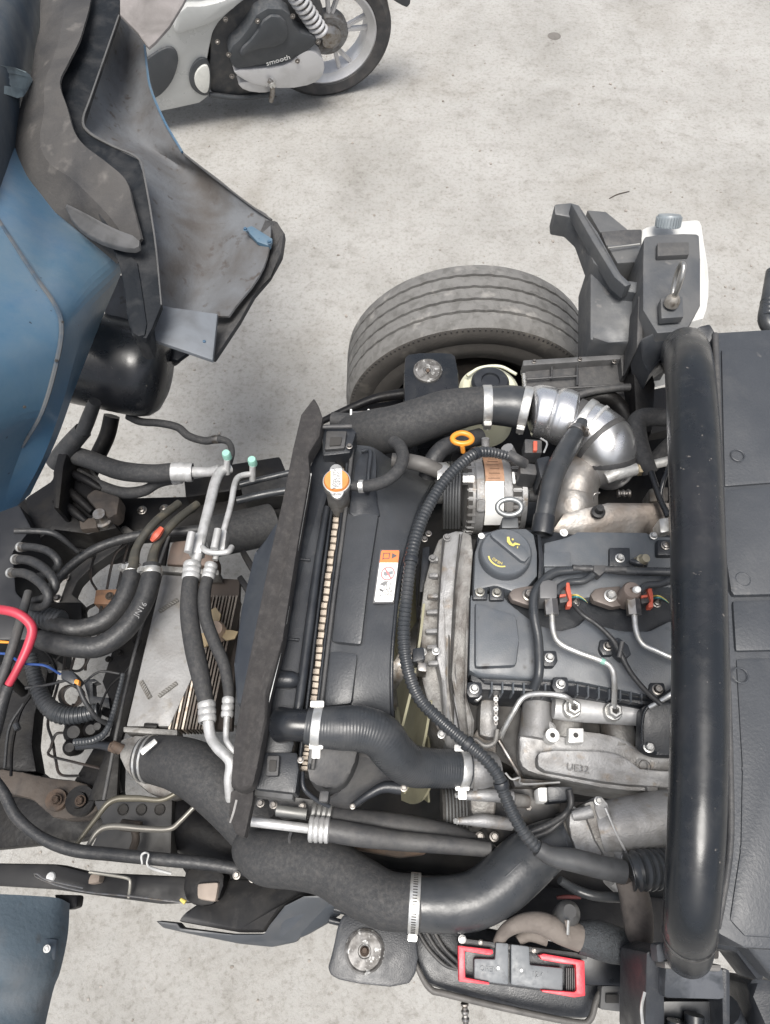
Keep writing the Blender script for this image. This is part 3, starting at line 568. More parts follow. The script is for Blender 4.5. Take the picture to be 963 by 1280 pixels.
# heater hoses
for i, (lab, pts, clip) in enumerate((('upper of two thick black heater hoses curving beside the intercooler', [(166, 706, .66, 10), (164, 724, .66, 12), (152, 753, .66, 12), (131, 776, .66, 12.5), (102, 786, .66, 12), (80, 785, .66, 12), (60, 778, .64, 11)], (166, 713)),
                     ('lower of two thick black heater hoses curving beside the intercooler, marked in white', [(190, 706, .68, 11), (188, 726, .68, 12.5), (177, 757, .68, 13), (155, 788, .68, 13.5), (124, 808, .68, 13.5), (88, 808, .68, 13), (60, 802, .67, 12.5), (52, 799, .66, 12)], (189, 714)))):
    o, p = hose('heater_hose', pts, RUB, None, n=18, per=12, wob=.02); tag(o, lab, 'hose', 'heater hoses beside the intercooler')
    b = band(p, *clip, 8, STEEL, o, .0018, 'clamp', screw=(-1, 0, 1))
    o2, _ = hose('hose_pipe', [(*clip, .67, 8), (clip[0] + 6, clip[1] - 30, .66, 5.5), (clip[0] + 28, clip[1] - 60, .65, 5.5), (clip[0] + 58, clip[1] - 84, .62, 5)], mat('hose_pipe_grey', (.06, .058, .05), .5, .2, (.1, .09, .07), 40), o, n=12)
text('JN16', 176, 762, .711, 7, 62, mat('faded_chalk', (.2, .2, .2), .8), o)
o, _ = hose('corrugated_conduit', [(36, 768, .63, 14), (56, 772, .64, 14), (78, 776, .65, 13)], RUBS, None, n=16, rib=.008); tag(o, 'short ribbed black conduit end joining the upper heater hose', 'conduit')
for i, pts in enumerate(([(24, 684, .66, 5), (42, 684, .68, 5), (62, 690, .7, 5), (73, 703, .7, 5), (66, 715, .68, 5), (44, 722, .64, 5)], [(18, 699, .67, 5), (38, 701, .7, 6), (58, 713, .72, 6), (69, 730, .72, 6), (62, 744, .7, 5), (40, 752, .64, 5)], [(12, 716, .68, 5), (32, 717, .71, 6), (50, 728, .73, 6), (61, 745, .73, 6), (54, 758, .71, 5), (34, 758, .64, 5)])):
    o, p = hose('vacuum_hose', pts, RUB, None, n=12, per=10); tag(o, 'small curved black hose, %s of the three looping at the left edge' % ('uppermost', 'middle one', 'lowest')[i], 'hose', 'small looped hoses at the left edge')
    band(p, pts[0][0] + 6, pts[0][1], 7, DARKSTEEL, o, .001, 'clip'); band(p, pts[0][0] + 2, pts[0][1], 4, STEEL, o, .002, 'nut')
lone('red_cable', 'thick red cable curving over black hoses at the left edge', 'cable', [(-30, 762, .75, 6), (0, 762, .76, 6), (24, 768, .76, 6), (40, 784, .75, 6), (36, 806, .74, 6), (22, 836, .73, 5), (11, 856, .72, 5)], REDC, n=12)
lone('black_cable', 'black cable end continuing down from the red cable', 'cable', [(11, 856, .72, 7), (4, 874, .71, 8), (-6, 910, .7, 9), (-20, 960, .69, 9)], RUB, n=12)
lone('black_tube', 'straight dark tube crossing behind the red cable', 'tube', [(36, 740, .7, 5), (22, 790, .72, 6), (2, 850, .72, 6), (-20, 900, .72, 6)], DPLAST, n=12)
lone('blue_wire', 'thin blue wire running to the small black connector', 'wire', [(-10, 817, .72, 1.6), (10, 818, .72, 1.6), (28, 829, .72, 1.6), (56, 832, .72, 1.6), (76, 843, .7, 1.6)], BLUEW, n=6)
lone('orange_wire', 'short orange wire at the left edge', 'wire', [(-5, 802, .7, 2), (12, 803, .7, 1.5)], ORANGE, n=6)
t = thing('wire_connector', 'small black wire connector joining the blue wire above the coiled pipe', 'connector', (86, 846, .66))
prism('housing', [(76, 838, .7), (90, 838, .7), (98, 848, .7), (92, 856, .7), (76, 848, .7)], .03, BPLAST, t, .003)
prism('terminal', [(92, 848, .7), (99, 850, .7), (98, 856, .7), (93, 854, .7)], .01, ORANGE, t, .001)
hose('lead', [(96, 852, .69, 3), (106, 876, .68, 3), (120, 896, .66, 3), (132, 904, .64, 3)], RUB, t, n=8)
lone('large_conduit', 'fat ribbed black conduit crossing open concrete left of the intercooler', 'conduit', [(38, 820, .6, 9), (46, 856, .6, 10), (58, 880, .6, 11), (76, 893, .6, 12), (100, 894, .6, 11), (124, 888, .6, 10)], RUBS, n=16, rib=.007, amp=.1)
# brake pipes
t = thing('brake_pipe_set', 'thin dark brake pipes around a brown junction block over the concrete', 'brake pipes', (134, 745, .5))
prism('junction_block', [(120, 737, .56), (150, 736, .56), (143, 756, .56), (117, 755, .56)], .04, mat('brown_block', (.17, .09, .05), .65, .2, (.1, .06, .04), 60), t, .003)
bolt(t, 137, 745, .563, 5, BROWN, 'cap')
for pts in ([(121, 737, .55, 1.6), (114, 724, .55, 1.6), (116, 704, .55, 1.6), (124, 680, .55, 1.6)], [(134, 736, .55, 1.6), (140, 706, .55, 1.6), (147, 690, .55, 1.6), (164, 676, .55, 1.6)], [(147, 736, .55, 1.6), (154, 706, .55, 1.6), (165, 668, .55, 1.6)], [(118, 756, .55, 2), (108, 764, .54, 2), (105, 790, .5, 1.6), (88, 800, .5, 1.6)], [(127, 757, .55, 1.6), (122, 778, .53, 1.6), (110, 802, .5, 1.6), (107, 838, .5, 1.6)], [(138, 757, .55, 1.6), (128, 782, .53, 1.6), (104, 835, .5, 1.8), (82, 836, .5, 1.8), (80, 842, .5, 1.8)],
            [(82, 815, .53, 2), (80, 838, .53, 2)], [(95, 815, .53, 1.6), (88, 840, .53, 1.6)], [(74, 850, .53, 1.8), (66, 880, .52, 1.8), (60, 905, .52, 1.8), (66, 926, .52, 1.8), (70, 950, .52, 1.8), (76, 968, .52, 1.8), (100, 970, .52, 1.8)], [(82, 916, .53, 1.8), (70, 918, .53, 1.8), (64, 934, .53, 1.8), (62, 944, .53, 1.8), (90, 952, .53, 1.8), (130, 962, .53, 1.8), (146, 972, .53, 1.8), (152, 990, .53, 1.8)], [(92, 880, .55, 1.6), (84, 896, .54, 1.6), (82, 914, .54, 1.6)], [(78, 816, .52, 1.6), (62, 836, .52, 1.6)]):
    hose('brake_pipe', pts, COPPER, t, n=6)
co = []
for k in range(4 * 16 + 1):
    a = 2 * math.pi * k / 16; w = P(86 + k * .11 + 13 * math.cos(a), 870 - 0 * k + 13 * math.sin(a), .56 + k * .0004); co.append(w)
path = Path.__new__(Path); path.p = co; path.K = len(co) - 1; path.ds = .005; path.r = [.0019] * len(co); path.t = [(co[min(k + 1, path.K)] - co[max(k - 1, 0)]).normalized() for k in range(path.K + 1)]; path.u = [(Vector((0, 0, 1)) - q * q.z).normalized() for q in path.t]
bm = bmesh.new(); add_tube(bm, path, 6); fin(bm, 'pipe_coil', COPPER, t)
t = thing('brake_valve', 'lumpy black valve unit with ribbed hoses left of the intercooler foot', 'valve', (105, 915, .55))
for x, y, r in ((95, 915, 15), (116, 912, 12), (90, 934, 11), (124, 908, 9)):
    rr = M(r, P(x, y, .58)); lathe('body', [(0, .02), (rr * .5, .02), (rr * .85, .012), (rr, 0), (rr, -.04)], (x, y, .58), Vector((.2, -.2, 1)), FRAME, t, 20)
hose('ribbed_lead', [(94, 928, .6, 5), (120, 924, .61, 5), (136, 908, .62, 4), (150, 860, .62, 3), (154, 842, .62, 3)], RUBS, t, n=10, rib=.006)
hose('outlet', [(96, 933, .59, 5), (120, 931, .6, 5), (140, 934, .61, 6)], BPLAST, t, n=10)
hose('fitting', [(138, 933, .62, 6), (148, 936, .62, 7)], RUST, t, n=12)
prism('bracket', [(104, 850, .56), (118, 848, .56), (123, 852, .56), (116, 854, .56), (117, 870, .56), (136, 872, .56), (138, 886, .56), (112, 880, .56)], .02, BPLAST, t, .002)
# curved hoses along the near rail
lone('drain_hose', 'long black hose sweeping along the near frame rail at lower left', 'hose', [(-20, 960, .68, 7), (4, 990, .68, 7), (20, 1020, .68, 7), (50, 1046, .68, 7), (90, 1062, .68, 8), (140, 1068, .68, 8), (200, 1074, .68, 8), (260, 1080, .68, 8), (330, 1092, .68, 7)], RUB, n=14, per=10)
lone('steel_line', 'upper bent steel pipe above the near rail at lower left', 'pipe', [(96, 1055, .63, 3), (118, 1026, .63, 3), (140, 1001, .63, 4), (170, 998, .63, 4), (200, 1000, .63, 3), (216, 994, .63, 3), (224, 988, .63, 3)], mat('olive_pipe', (.12, .11, .085), .5, .3), n=10)
lone('steel_line', 'lower bent steel pipe rising to the right above the near rail', 'pipe', [(108, 1062, .64, 3), (122, 1040, .64, 3.5), (140, 1033, .64, 4), (180, 1036, .64, 4), (212, 1036, .64, 3.5), (226, 1026, .64, 3), (250, 1002, .64, 3), (262, 998, .64, 3)], mat('grey_pipe', (.2, .19, .17), .45, .5), n=10)
lone('wire_loop', 'thin bent steel wire clipped to the crash bar at lower left', 'wire', [(104, 1110, .68, 1), (60, 1100, .69, 1), (46, 1092, .69, 1), (44, 1095, .69, 1), (70, 1106, .69, 1), (110, 1115, .69, 1), (170, 1121, .69, 1), (228, 1128, .69, 1.2)], DARKSTEEL, n=6)
t = thing('hose_clip', 'white plastic clip hooked over the drain hose', 'clip', (180, 1070, .7))
hose('clip_wire', [(178, 1080, .7, 1.2), (177, 1070, .705, 1.4), (181, 1066, .71, 1.4), (186, 1068, .7, 1.2), (184, 1080, .7, 1.2), (192, 1086, .69, 2), (214, 1092, .68, 1.6)], CONC, t, n=8)

# ================================================================= intercooler and condenser ahead of the radiator
t = thing('intercooler', 'dusty silver intercooler with slotted marks in front of the radiator', 'intercooler', (200, 820, .5))
Z = .6
def pr(n, p, h, m, z=Z, b=.003, r=0, par=t): return prism(n, p, h, m, par, b, r, z=z)
ct = pr('side_tank', [(203, 718), (236, 720), (262, 800), (212, 908), (158, 908)], .05, mat('dusty_aluminium', (.235, .235, .235), .6, .3, (.175, .17, .165), 12, bump=.0006, bsc=200, fleck=(.16, .15, .135), fl=(.58, .72), fsc=36))
for x, y, a in ((211, 757, -36), (182, 862, 55), (210, 862, -40)):
    w = P(x, y, Z + .001); rot = Matrix.Rotation(R(-a), 3, 'Z'); L_ = M(27, w)
    bm = bmesh.new(); add_box(bm, w, (L_, L_ * .22, .003), rot, .001); fin(bm, 'louvre_recess', mat('louvre_dark', (.14, .135, .125), .6, .3), ct)
    for k in range(8):
        bm = bmesh.new(); add_box(bm, w + rot @ Vector(((k - 3.5) * L_ / 8.4, 0, .002)), (L_ * .045, L_ * .2, .0025), rot @ Matrix.Rotation(R(24), 3, 'Z')); fin(bm, 'louvre_bar', ALUD, ct)
pr('top_flange', [(198, 706), (274, 712), (274, 719), (198, 714)], .04, ALUD, z=Z + .004)
pr('top_tank', [(214, 676), (246, 672), (270, 690), (268, 708), (206, 706)], .06, mat('brown_tank', (.15, .11, .09), .6, .2, (.09, .075, .065), 12), z=Z, b=.01)
pr('bottom_flange', [(154, 908), (222, 912), (222, 920), (154, 915)], .04, ALUD, z=Z + .004)
pr('flange_notch', [(180, 903), (197, 904), (196, 910), (179, 909)], .01, FRAME, z=Z + .008)
pr('bottom_tank', [(152, 918), (222, 921), (240, 950), (232, 990), (196, 1000), (160, 970), (146, 940)], .07, ALUD, z=Z, b=.012, r=1)
for k in range(13):                                            # core fins run the length of the tank
    d = k * 4.6; a, b = P(247 + d * .9, 745, Z - .004), P(212 + d * .9, 912, Z - .004)
    ax = b - a; rot = Matrix((ax.normalized(), Vector((0, 0, 1)).cross(ax.normalized()), Vector((0, 0, 1)))).transposed()
    bm = bmesh.new(); add_box(bm, (a + b) / 2 - Vector((0, 0, .02)), (ax.length, .0022 if k % 2 else .0034, .045), rot); fin(bm, 'core_fin', FINB if k % 2 else FINM if k < 6 else FINB, t)
hose('sender', [(140, 930, .66, 5), (152, 937, .65, 7)], RUST, t, n=12)
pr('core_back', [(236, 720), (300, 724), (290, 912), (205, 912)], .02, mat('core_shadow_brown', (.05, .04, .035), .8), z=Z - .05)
t = thing('intercooler_bracket', 'black sheet bracket and thin rail along the left side of the intercooler', 'bracket', (165, 850, .5))
prism('plate', [(p[0], p[1], .55) for p in [(200, 668), (212, 672), (204, 720), (158, 906), (150, 930), (146, 1004), (110, 1000), (128, 950), (142, 900), (124, 892), (136, 872), (128, 852), (140, 815), (172, 760)]], .01, FRAME, t, .002)
hose('edge_rail', [(214, 664, .6, 2.5), (198, 712, .6, 2.5), (160, 850, .6, 2.5), (130, 1000, .6, 2.5)], DPLAST, t, n=8)
for x, y in ((150, 816), (136, 824), (170, 801)): bolt(t, x, y, .553, 4, FRAME)
o, p = hose('bottom_intercooler_hose', [(178, 948, .62, 26), (200, 950, .63, 30), (225, 955, .66, 33), (256, 970, .68, 36), (290, 1000, .68, 36), (330, 1040, .68, 38)], RUBG, None, n=28, per=10, wob=.02); tag(o, 'fat dark hose leaving the lower end of the intercooler', 'hose')
for q in (181, 188): band(p, q, 948, 3, STEEL, o, .002, 'wire_clamp')
prism('clamp_tag', [(174, 938, .7), (193, 923, .7), (197, 928, .7), (178, 944, .7)], .006, STEEL, o, .001)
o, p = hose('top_intercooler_hose', [(262, 672, .6, 26), (300, 664, .6, 26), (340, 655, .58, 26)], RUBG, None, n=24); tag(o, 'dark hose behind the aluminium pipes at the intercooler upper end', 'hose')
lone('red_clip', 'small red clip on the pipes by the far frame rail', 'clip', [(190, 676, .675, 3), (196, 669, .68, 5), (203, 660, .68, 3.5)], CLIPR, n=6)
t = thing('tan_fan', 'tan fan blade glimpsed between the two aluminium lines', 'fan', (275, 770, .45))
for k in range(3):
    a = R(100 + 120 * k); c = P(270, 788, .63)
    prism('blade', [c + Vector((math.cos(a + s) * q, math.sin(a + s) * q, dz)) for q, s, dz in ((.012, -.5, 0), (.03, -.42, .006), (.042, -.1, .009), (.041, .3, .0), (.028, .45, -.006), (.012, .5, 0))], .004, mat('tan_plastic', (.42, .33, .2), .6), t, .001)
lathe('hub', [(0, .012), (.014, .012), (.018, 0), (.018, -.02)], (270, 788, .63), Vector((0, 0, 1)), mat('pink_hub', (.5, .38, .29), .6), t, 20)
t = thing('air_duct', 'dark blue-black plastic air guide left of the rubber seal', 'duct', (315, 780, .6))
prism('front_wall', [(318, 690, .78), (345, 660, .78), (352, 640, .8), (330, 760, .8), (312, 880, .78), (296, 880, .76), (292, 830, .76), (302, 760, .76)], .2, mat('duct_plastic', (.028, .033, .042), .55, 0, (.04, .045, .052), 16), t, .006)
prism('strut', [(300, 690, .7), (306, 686, .7), (322, 712, .7), (316, 718, .7)], .02, FRAME, t, .002)
prism('strut', [(296, 722, .7), (302, 718, .7), (316, 738, .7), (310, 744, .7)], .02, FRAME, t, .002)
for y in (): prism('rib', [(296 - (y - 735) * .06, y, .785), (322 - (y - 735) * .1, y + 2, .805), (322 - (y - 735) * .1, y + 4, .805), (296 - (y - 735) * .06, y + 2, .785)], .01, DPLAST, t, .001)

# ================================================================= radiator, seal, shroud, fan
t = thing('rubber_seal', 'long dirty rubber sealing strip standing along the front edge of the radiator', 'seal', (345, 780, .9))
prism('strip', [(393, 496, .97), (399, 508, .98), (404, 522, .98), (400, 545, .98), (386, 568, .985), (388, 592, .985), (374, 672, .985), (357, 780, .985), (354, 800, .985), (336, 868, .985), (334, 900, .98), (322, 960, .98), (316, 982, .98), (303, 990, .96), (288, 984, .96), (292, 930, .97), (302, 870, .975), (318, 790, .98), (338, 690, .98), (354, 620, .98), (366, 560, .98), (376, 518, .97)], .03, FOAM, t, .005)
prism('lower_flap', [(288, 988, .93), (318, 982, .93), (316, 1000, .93), (306, 1048, .9), (294, 1042, .9), (286, 1020, .92)], .02, FOAM, t, .004)
hose('bright_edge', [(389, 592, .975, .8), (372, 690, .975, .8), (358, 780, .975, .8)], WHITE, t, n=6)
hose('bright_edge', [(352, 812, .975, .8), (338, 870, .975, .8), (322, 938, .975, .8)], WHITE, t, n=6)
hose('torn_edge', [(296, 1000, .95, 1.5), (292, 1016, .95, 1.5), (288, 1028, .94, 1.2)], mat('torn_foam', (.3, .29, .28), .9), t, n=6)

rad = thing('radiator', 'black topped radiator with a strip of tan fins and an orange cap', 'radiator', (390, 750, .9))
ZT = .93
tk = prism('top_tank', [(400, 548, ZT), (425, 548, ZT), (418, 596, ZT), (404, 640, ZT), (388, 760, ZT), (372, 885, ZT), (368, 930, ZT), (362, 962, ZT), (310, 958, ZT), (334, 870, ZT), (358, 760, ZT), (384, 590, ZT)], .1, BPLAST, rad, .008)
hose('tank_ridge', [(409, 634, ZT, 4), (398, 700, ZT + .002, 5), (386, 790, ZT + .002, 6), (374, 880, ZT + .002, 6), (370, 895, ZT, 5)], BPLAST, tk, n=14)
for x, y in ((388, 700), (374, 800)): hose('tank_rib', [(x - 22, y - 2, ZT, 2), (x, y, ZT + .002, 2)], BPLAST, tk, n=8)
o, p = hose('tank_boss', [(345, 849, ZT + .003, 11), (364, 850, ZT + .004, 11), (372, 851, ZT, 8)], BPLAST, tk, n=18)
# core fins in the gap: one row of tan cells between the tank and the shroud
A, B = (431, 546), (380, 962)
fm = None; N_ = 54
cx = [(A[0], A[1]), (421, 640), (405, 760), (391, 880), (380, 962)]
cp = [P(x, y, .905) for x, y in cx]
for k in range(N_):
    a = catmull(cp, (k + .1) / N_); b = catmull(cp, (k + .9) / N_); ax = b - a
    if not fm:
        bm = bmesh.new(); add_box(bm, Vector(), (1, 1, 1)); fm = bpy.data.meshes.new('fin'); bm.to_mesh(fm); bm.free(); fm.materials.append(FINM)
    f = mk('fin', fm, rad); f.location = (a + b) / 2 - org(rad) - Vector((0, 0, .012)); f.scale = (ax.length * .86, .0085, .02); f.rotation_euler = (random.uniform(-.12, .12), random.uniform(-.05, .05), math.atan2(ax.y, ax.x) + random.uniform(-.05, .05)); f.location.z -= random.uniform(0, .003)
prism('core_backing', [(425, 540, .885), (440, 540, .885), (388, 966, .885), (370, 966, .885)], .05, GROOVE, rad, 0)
for off, w, m_, zz in ((-7, 2.4, BPLAST, .92), (6.5, 2.2, BPLAST, .92), (11, 2.8, DPLAST, .93)):
    hose('side_rail', [(x + off, y, zz, w) for x, y in cx], m_, rad, n=8)
# brackets at both ends
bk = prism('top_bracket', [(402, 530, .95), (438, 530, .95), (446, 540, .95), (438, 566, .95), (404, 570, .95)], .04, BPLAST, rad, .004)
prism('bracket_frame', [(408, 538, .957), (434, 538, .957), (431, 560, .957), (406, 562, .957)], .012, DPLAST, bk, .003)
prism('bracket_window', [(413, 546, .96), (428, 546, .96), (426, 556, .96), (412, 557, .96)], .006, GROOVE, bk, .001)
hose('bracket_bar', [(402, 534, .965, 3), (440, 533, .965, 3)], DPLAST, bk, n=8)
bolt(bk, 437, 558, .956, 4, DARKSTEEL)
bk = prism('bottom_bracket', [(330, 940, .94), (372, 940, .94), (374, 962, .94), (370, 992, .94), (318, 986, .94), (322, 962, .94)], .04, BPLAST, rad, .004)
prism('bracket_clip', [(334, 944, .95), (350, 944, .95), (348, 970, .95), (332, 970, .95)], .02, DPLAST, bk, .003)
prism('bracket_window', [(337, 950, .953), (346, 950, .953), (345, 964, .953), (336, 964, .953)], .006, GROOVE, bk, .001)
prism('bracket_foot', [(322, 974, .93), (368, 982, .93), (366, 1000, .92), (316, 994, .92)], .03, mat('foot_grey', (.12, .12, .12), .5, .3, (.05, .05, .05), 20), bk, .003)
bolt(bk, 376, 950, .95, 4, DARKSTEEL)
# filler neck, cap
cc = P(421, 601, .99)
lathe('filler_neck', [(.017, -.06), (.017, .0), (.02, .004), (.02, .012), (0, .012)], cc - Vector((0, 0, .02)), Vector((0, 0, 1)), ALUD, rad, 28)
def capprof(i, n_, r0):
    a = 2 * math.pi * i / n_; e = max(0, abs(math.sin(a)) - .86) / .14; return r0 * (1 + .42 * e ** 1.3)
rr = M(17.5, cc); pts = [cc + Vector((math.cos(2 * math.pi * i / 72), math.sin(2 * math.pi * i / 72), 0)) * capprof(i, 72, rr) for i in range(72)]
pts = [Matrix.Translation(cc) @ Matrix.Rotation(R(4), 4, 'Z') @ Matrix.Translation(-cc) @ p for p in pts]
cap = prism('radiator_cap', pts, .006, STEEL, rad, .002); cap['label'] = 'round silver cap with orange sides and a white printed panel'
lathe('cap_dome', [(0, .004), (rr * .84, .004), (rr * .92, .001), (rr * .94, -.002)], cc, Vector((0, 0, 1)), mat('cap_orange', (.66, .25, .07), .4, 0, (.5, .2, .06), 30), cap, 40)
bm = bmesh.new(); add_box(bm, cc + Vector((0, .0005, .0052)), (rr * .8, rr * 1.62, .0014), Matrix.Rotation(R(2), 3, 'Z'), .0004); wl_ = fin(bm, 'cap_label', WHITE, cap)
for i, s in enumerate(('CAUTION', 'NEVER OPEN', 'WHEN HOT', 'ENGINE', '88 kPa')):
    w = cc + Vector((rr * (-.26 + .13 * i), 0, .0062)); text(s, 0, 0, 0, 3, 90, INK, cap, plane=(w, Matrix.Rotation(R(92), 3, 'Z')), d=.0002, sx=1.15 if len(s) > 7 else 1.6)
text('NEVER', 0, 0, 0, 3, 0, INK, cap, plane=(cc + Vector((0, -rr * 1.13, .0004)), Matrix.Identity(3)), d=.0003)
o, p = hose('overflow_hose', [(440, 607, .975, 6), (452, 608, .975, 7), (468, 606, .98, 8), (484, 600, .985, 8), (498, 588, .985, 8), (504, 572, .975, 8), (500, 558, .96, 8), (492, 552, .95, 8)], RUBG, None, n=16, per=10); tag(o, 'small black hose looping from the radiator filler neck to the rear', 'hose')
band(p, 452, 608, 6, STEEL, o, .0016, 'clamp', screw=(0, -.4, 1))
hose('neck_stub', [(430, 606, .975, 5), (446, 607, .975, 5)], BPLAST, o, n=12)
o, p = hose('overflow_pipe', [(490, 575, .9, 9), (512, 577, .9, 10), (535, 583, .9, 10), (562, 596, .88, 9)], mat('aged_pipe', (.11, .105, .1), .6, .1, (.07, .065, .06), 30), None, n=16); tag(o, 'dull grey pipe running under the small looped hose towards the belt', 'pipe')

sh = thing('fan_shroud', 'black plastic fan shroud between the radiator and the olive fan', 'fan shroud', (450, 760, .85))
rows = [[(444, 556, .9), (468, 560, .9), (500, 580, .84), (548, 596, .8)], [(438, 590, .915), (462, 592, .925), (495, 606, .88), (545, 603, .82)], [(434, 628, .92), (455, 630, .925), (488, 640, .92), (524, 634, .885)], [(428, 672, .925), (446, 674, .925), (482, 678, .935), (511, 678, .925)], [(420, 720, .925), (438, 722, .925), (474, 724, .94), (500, 724, .945)], [(413, 770, .925), (430, 772, .925), (466, 774, .94), (494, 774, .95)], [(408, 820, .925), (424, 822, .925), (460, 824, .935), (490, 826, .945)], [(401, 870, .925), (418, 872, .92), (455, 876, .92), (490, 880, .925)], [(396, 910, .925), (412, 912, .915), (450, 918, .89), (492, 926, .88)], [(388, 950, .92), (402, 955, .89), (440, 960, .83), (494, 960, .8)]]
cv = sheet('cover', rows, mat('shroud_plastic', (.04, .043, .048), .38, 0, (.05, .053, .058), 10, bump=.0003, bsc=300, dust=DUST, dmin=.64), sh, 6, .004)
hose('rim', [(549, 597, .81, 2), (540, 606, .83, 2), (525, 634, .89, 2.2), (511, 678, .928, 2.5), (500, 724, .948, 2.5), (494, 774, .953, 2.5), (490, 826, .948, 2.5), (490, 880, .928, 2.5), (493, 926, .883, 2.2)], BPLAST, sh, n=8)
prism('raised_panel', [(434, 640, .932), (474, 642, .938), (462, 720, .944), (452, 806, .942), (414, 802, .93), (424, 715, .93)], .01, cv.data.materials[0], sh, .006)
prism('raised_panel', [(412, 812, .93), (448, 816, .938), (440, 880, .93), (402, 884, .925)], .012, cv.data.materials[0], sh, .007)
prism('filler_recess', [(446, 568, .935), (466, 560, .935), (472, 572, .935), (470, 620, .935), (478, 652, .93), (436, 648, .935), (438, 620, .935)], .03, BPLAST, sh, .012, 1)
hose('recess_rib', [(452, 564, .94, 2.5), (463, 564, .945, 3), (461, 590, .945, 3), (460, 616, .94, 3)], BPLAST, sh, n=8)
bx = prism('bottom_box', [(388, 920, .93), (424, 922, .93), (450, 930, .92), (442, 960, .91), (428, 985, .9), (400, 985, .91), (382, 972, .92)], .08, DPLAST, sh, .014, 1)
prism('bottom_wing', [(440, 936, .86), (520, 958, .84), (518, 980, .83), (496, 975, .83), (470, 988, .83), (440, 1012, .82), (400, 1004, .83), (424, 986, .86)], .03, DPLAST, sh, .006)
hose('bottom_arm', [(440, 1008, .86, 4), (460, 994, .87, 5), (480, 984, .87, 7), (502, 985, .87, 8)], BPLAST, sh, n=12)
bolt(sh, 505, 985, .882, 4.5, DARKSTEEL); bolt(sh, 441, 1008, .868, 3.5, DARKSTEEL)
hose('bottom_edge', [(378, 965, .92, 3), (380, 985, .92, 3), (396, 1000, .91, 3), (412, 1008, .9, 3)], BPLAST, sh, n=8)
prism('bottom_clip', [(400, 988, .92), (412, 988, .92), (410, 1003, .92), (398, 1002, .92)], .03, DPLAST, sh, .003)
# warning sticker
stk = thing('warning_sticker', 'orange and white warning sticker with pictograms on the fan shroud', 'sticker', (483, 720, .95))
def SK(u, v, z=.9535):            # u,v in 0..1 across / down the sticker
    a, b, c, d = (477, 688), (499.5, 688), (468, 752), (492, 752)
    x = (a[0] * (1 - u) + b[0] * u) * (1 - v) + (c[0] * (1 - u) + d[0] * u) * v; return P(x, a[1] * (1 - v) + c[1] * v, z)
prism('backing', [SK(-.08, -.02, .952), SK(1.04, -.02, .952), SK(1.04, 1.03, .952), SK(-.08, 1.03, .952)], .004, INK, stk, .001)
def flat(n, uv, m, z=.9538, rnd=0): return prism(n, [SK(u, v, z) for u, v in uv], .0004, m, stk, 0, rnd)
flat('white_field', [(0, .24), (1, .24), (1, .96), (.96, 1), (.04, 1), (0, .96)], WHITE)
flat('orange_field', [(.04, 0), (.96, 0), (1, .03), (1, .24), (0, .24), (0, .03)], SORANGE)
flat('warning_triangle', [(.62, .05), (.62, .16), (.92, .105)], INK, .9544)
for a in ([(.12, .05), (.5, .05), (.5, .062), (.12, .062)], [(.12, .05), (.17, .05), (.17, .18), (.12, .18)], [(.45, .05), (.5, .05), (.5, .16), (.45, .16)], [(.12, .15), (.5, .15), (.5, .162), (.12, .162)]): flat('book_symbol', a, INK, .9544)
kx = .36
for i in range(28):
    a0, a1 = 2 * math.pi * i / 28, 2 * math.pi * (i + 1) / 28
    if i == 0: bm = bmesh.new()
    q = [SK(.52 + math.cos(a) * r * 1.0, .45 + math.sin(a) * r * .36, .9545) for a, r in ((a0, .38), (a1, .38), (a1, .31), (a0, .31))]
    bm.faces.new([bm.verts.new(p) for p in q])
fin(bm, 'prohibition_ring', REDINK, stk)
flat('hand_symbol', [(.28, .42), (.5, .41), (.78, .4), (.8, .46), (.6, .48), (.4, .5), (.3, .47)], mat('grey_print', (.22, .23, .24), .6), .9542)
flat('prohibition_bar', [(.3, .36), (.36, .34), (.76, .54), (.7, .56)], REDINK, .9547)
flat('fan_symbol', [(.14, .66), (.4, .6), (.62, .6), (.42, .7), (.3, .68)], mat('grey_print_dark', (.2, .2, .2), .6), .9542)
for a in ([(.5, .65), (.54, .65), (.54, .74), (.5, .74)], [(.7, .62), (.74, .62), (.74, .74), (.7, .74)], [(.16, .73), (.4, .78), (.38, .81), (.2, .78)]): flat('fan_symbol', a, INK, .9542)
for v, s in ((.77, 'FAN'), (.83, 'HOT')): text(s, 0, 0, 0, 4, 0, INK, stk, plane=(SK(.62, v, .9545), Matrix.Identity(3)), d=.0002)
text('CAUTION', 0, 0, 0, 3, 0, INK, stk, plane=(SK(.5, .88, .9545), Matrix.Identity(3)), d=.0002)

fn = thing('cooling_fan', 'olive plastic cooling fan turning inside the black shroud rim', 'fan', (524, 770, .72))
fc = P(513, 770, .92); fc.z = .68; XA = Vector((1, .06, 0)).normalized(); YA = Vector((0, 0, 1)).cross(XA)
lathe('hub', [(0, .05), (.05, .05), (.06, .04), (.075, .03), (.075, -.03), (0, -.03)], fc, XA, DARKSTEEL, fn, 40)
for k in range(10):
    a = 2 * math.pi * k / 10 + .35; rows = []
    for r_ in (.07, .12, .17, .222):
        row = []
        for s in (-.5, -.17, .17, .5):
            th = a + s * (.62 + .3 * (.12 / r_)); d = YA * math.sin(th) + Vector((0, 0, 1)) * math.cos(th); row.append(fc + d * r_ + XA * (s * .042 + .003 * (1 - 4 * s * s)))
        rows.append(row)
    sheet('blade', rows, FAN, fn, 4, .0035)

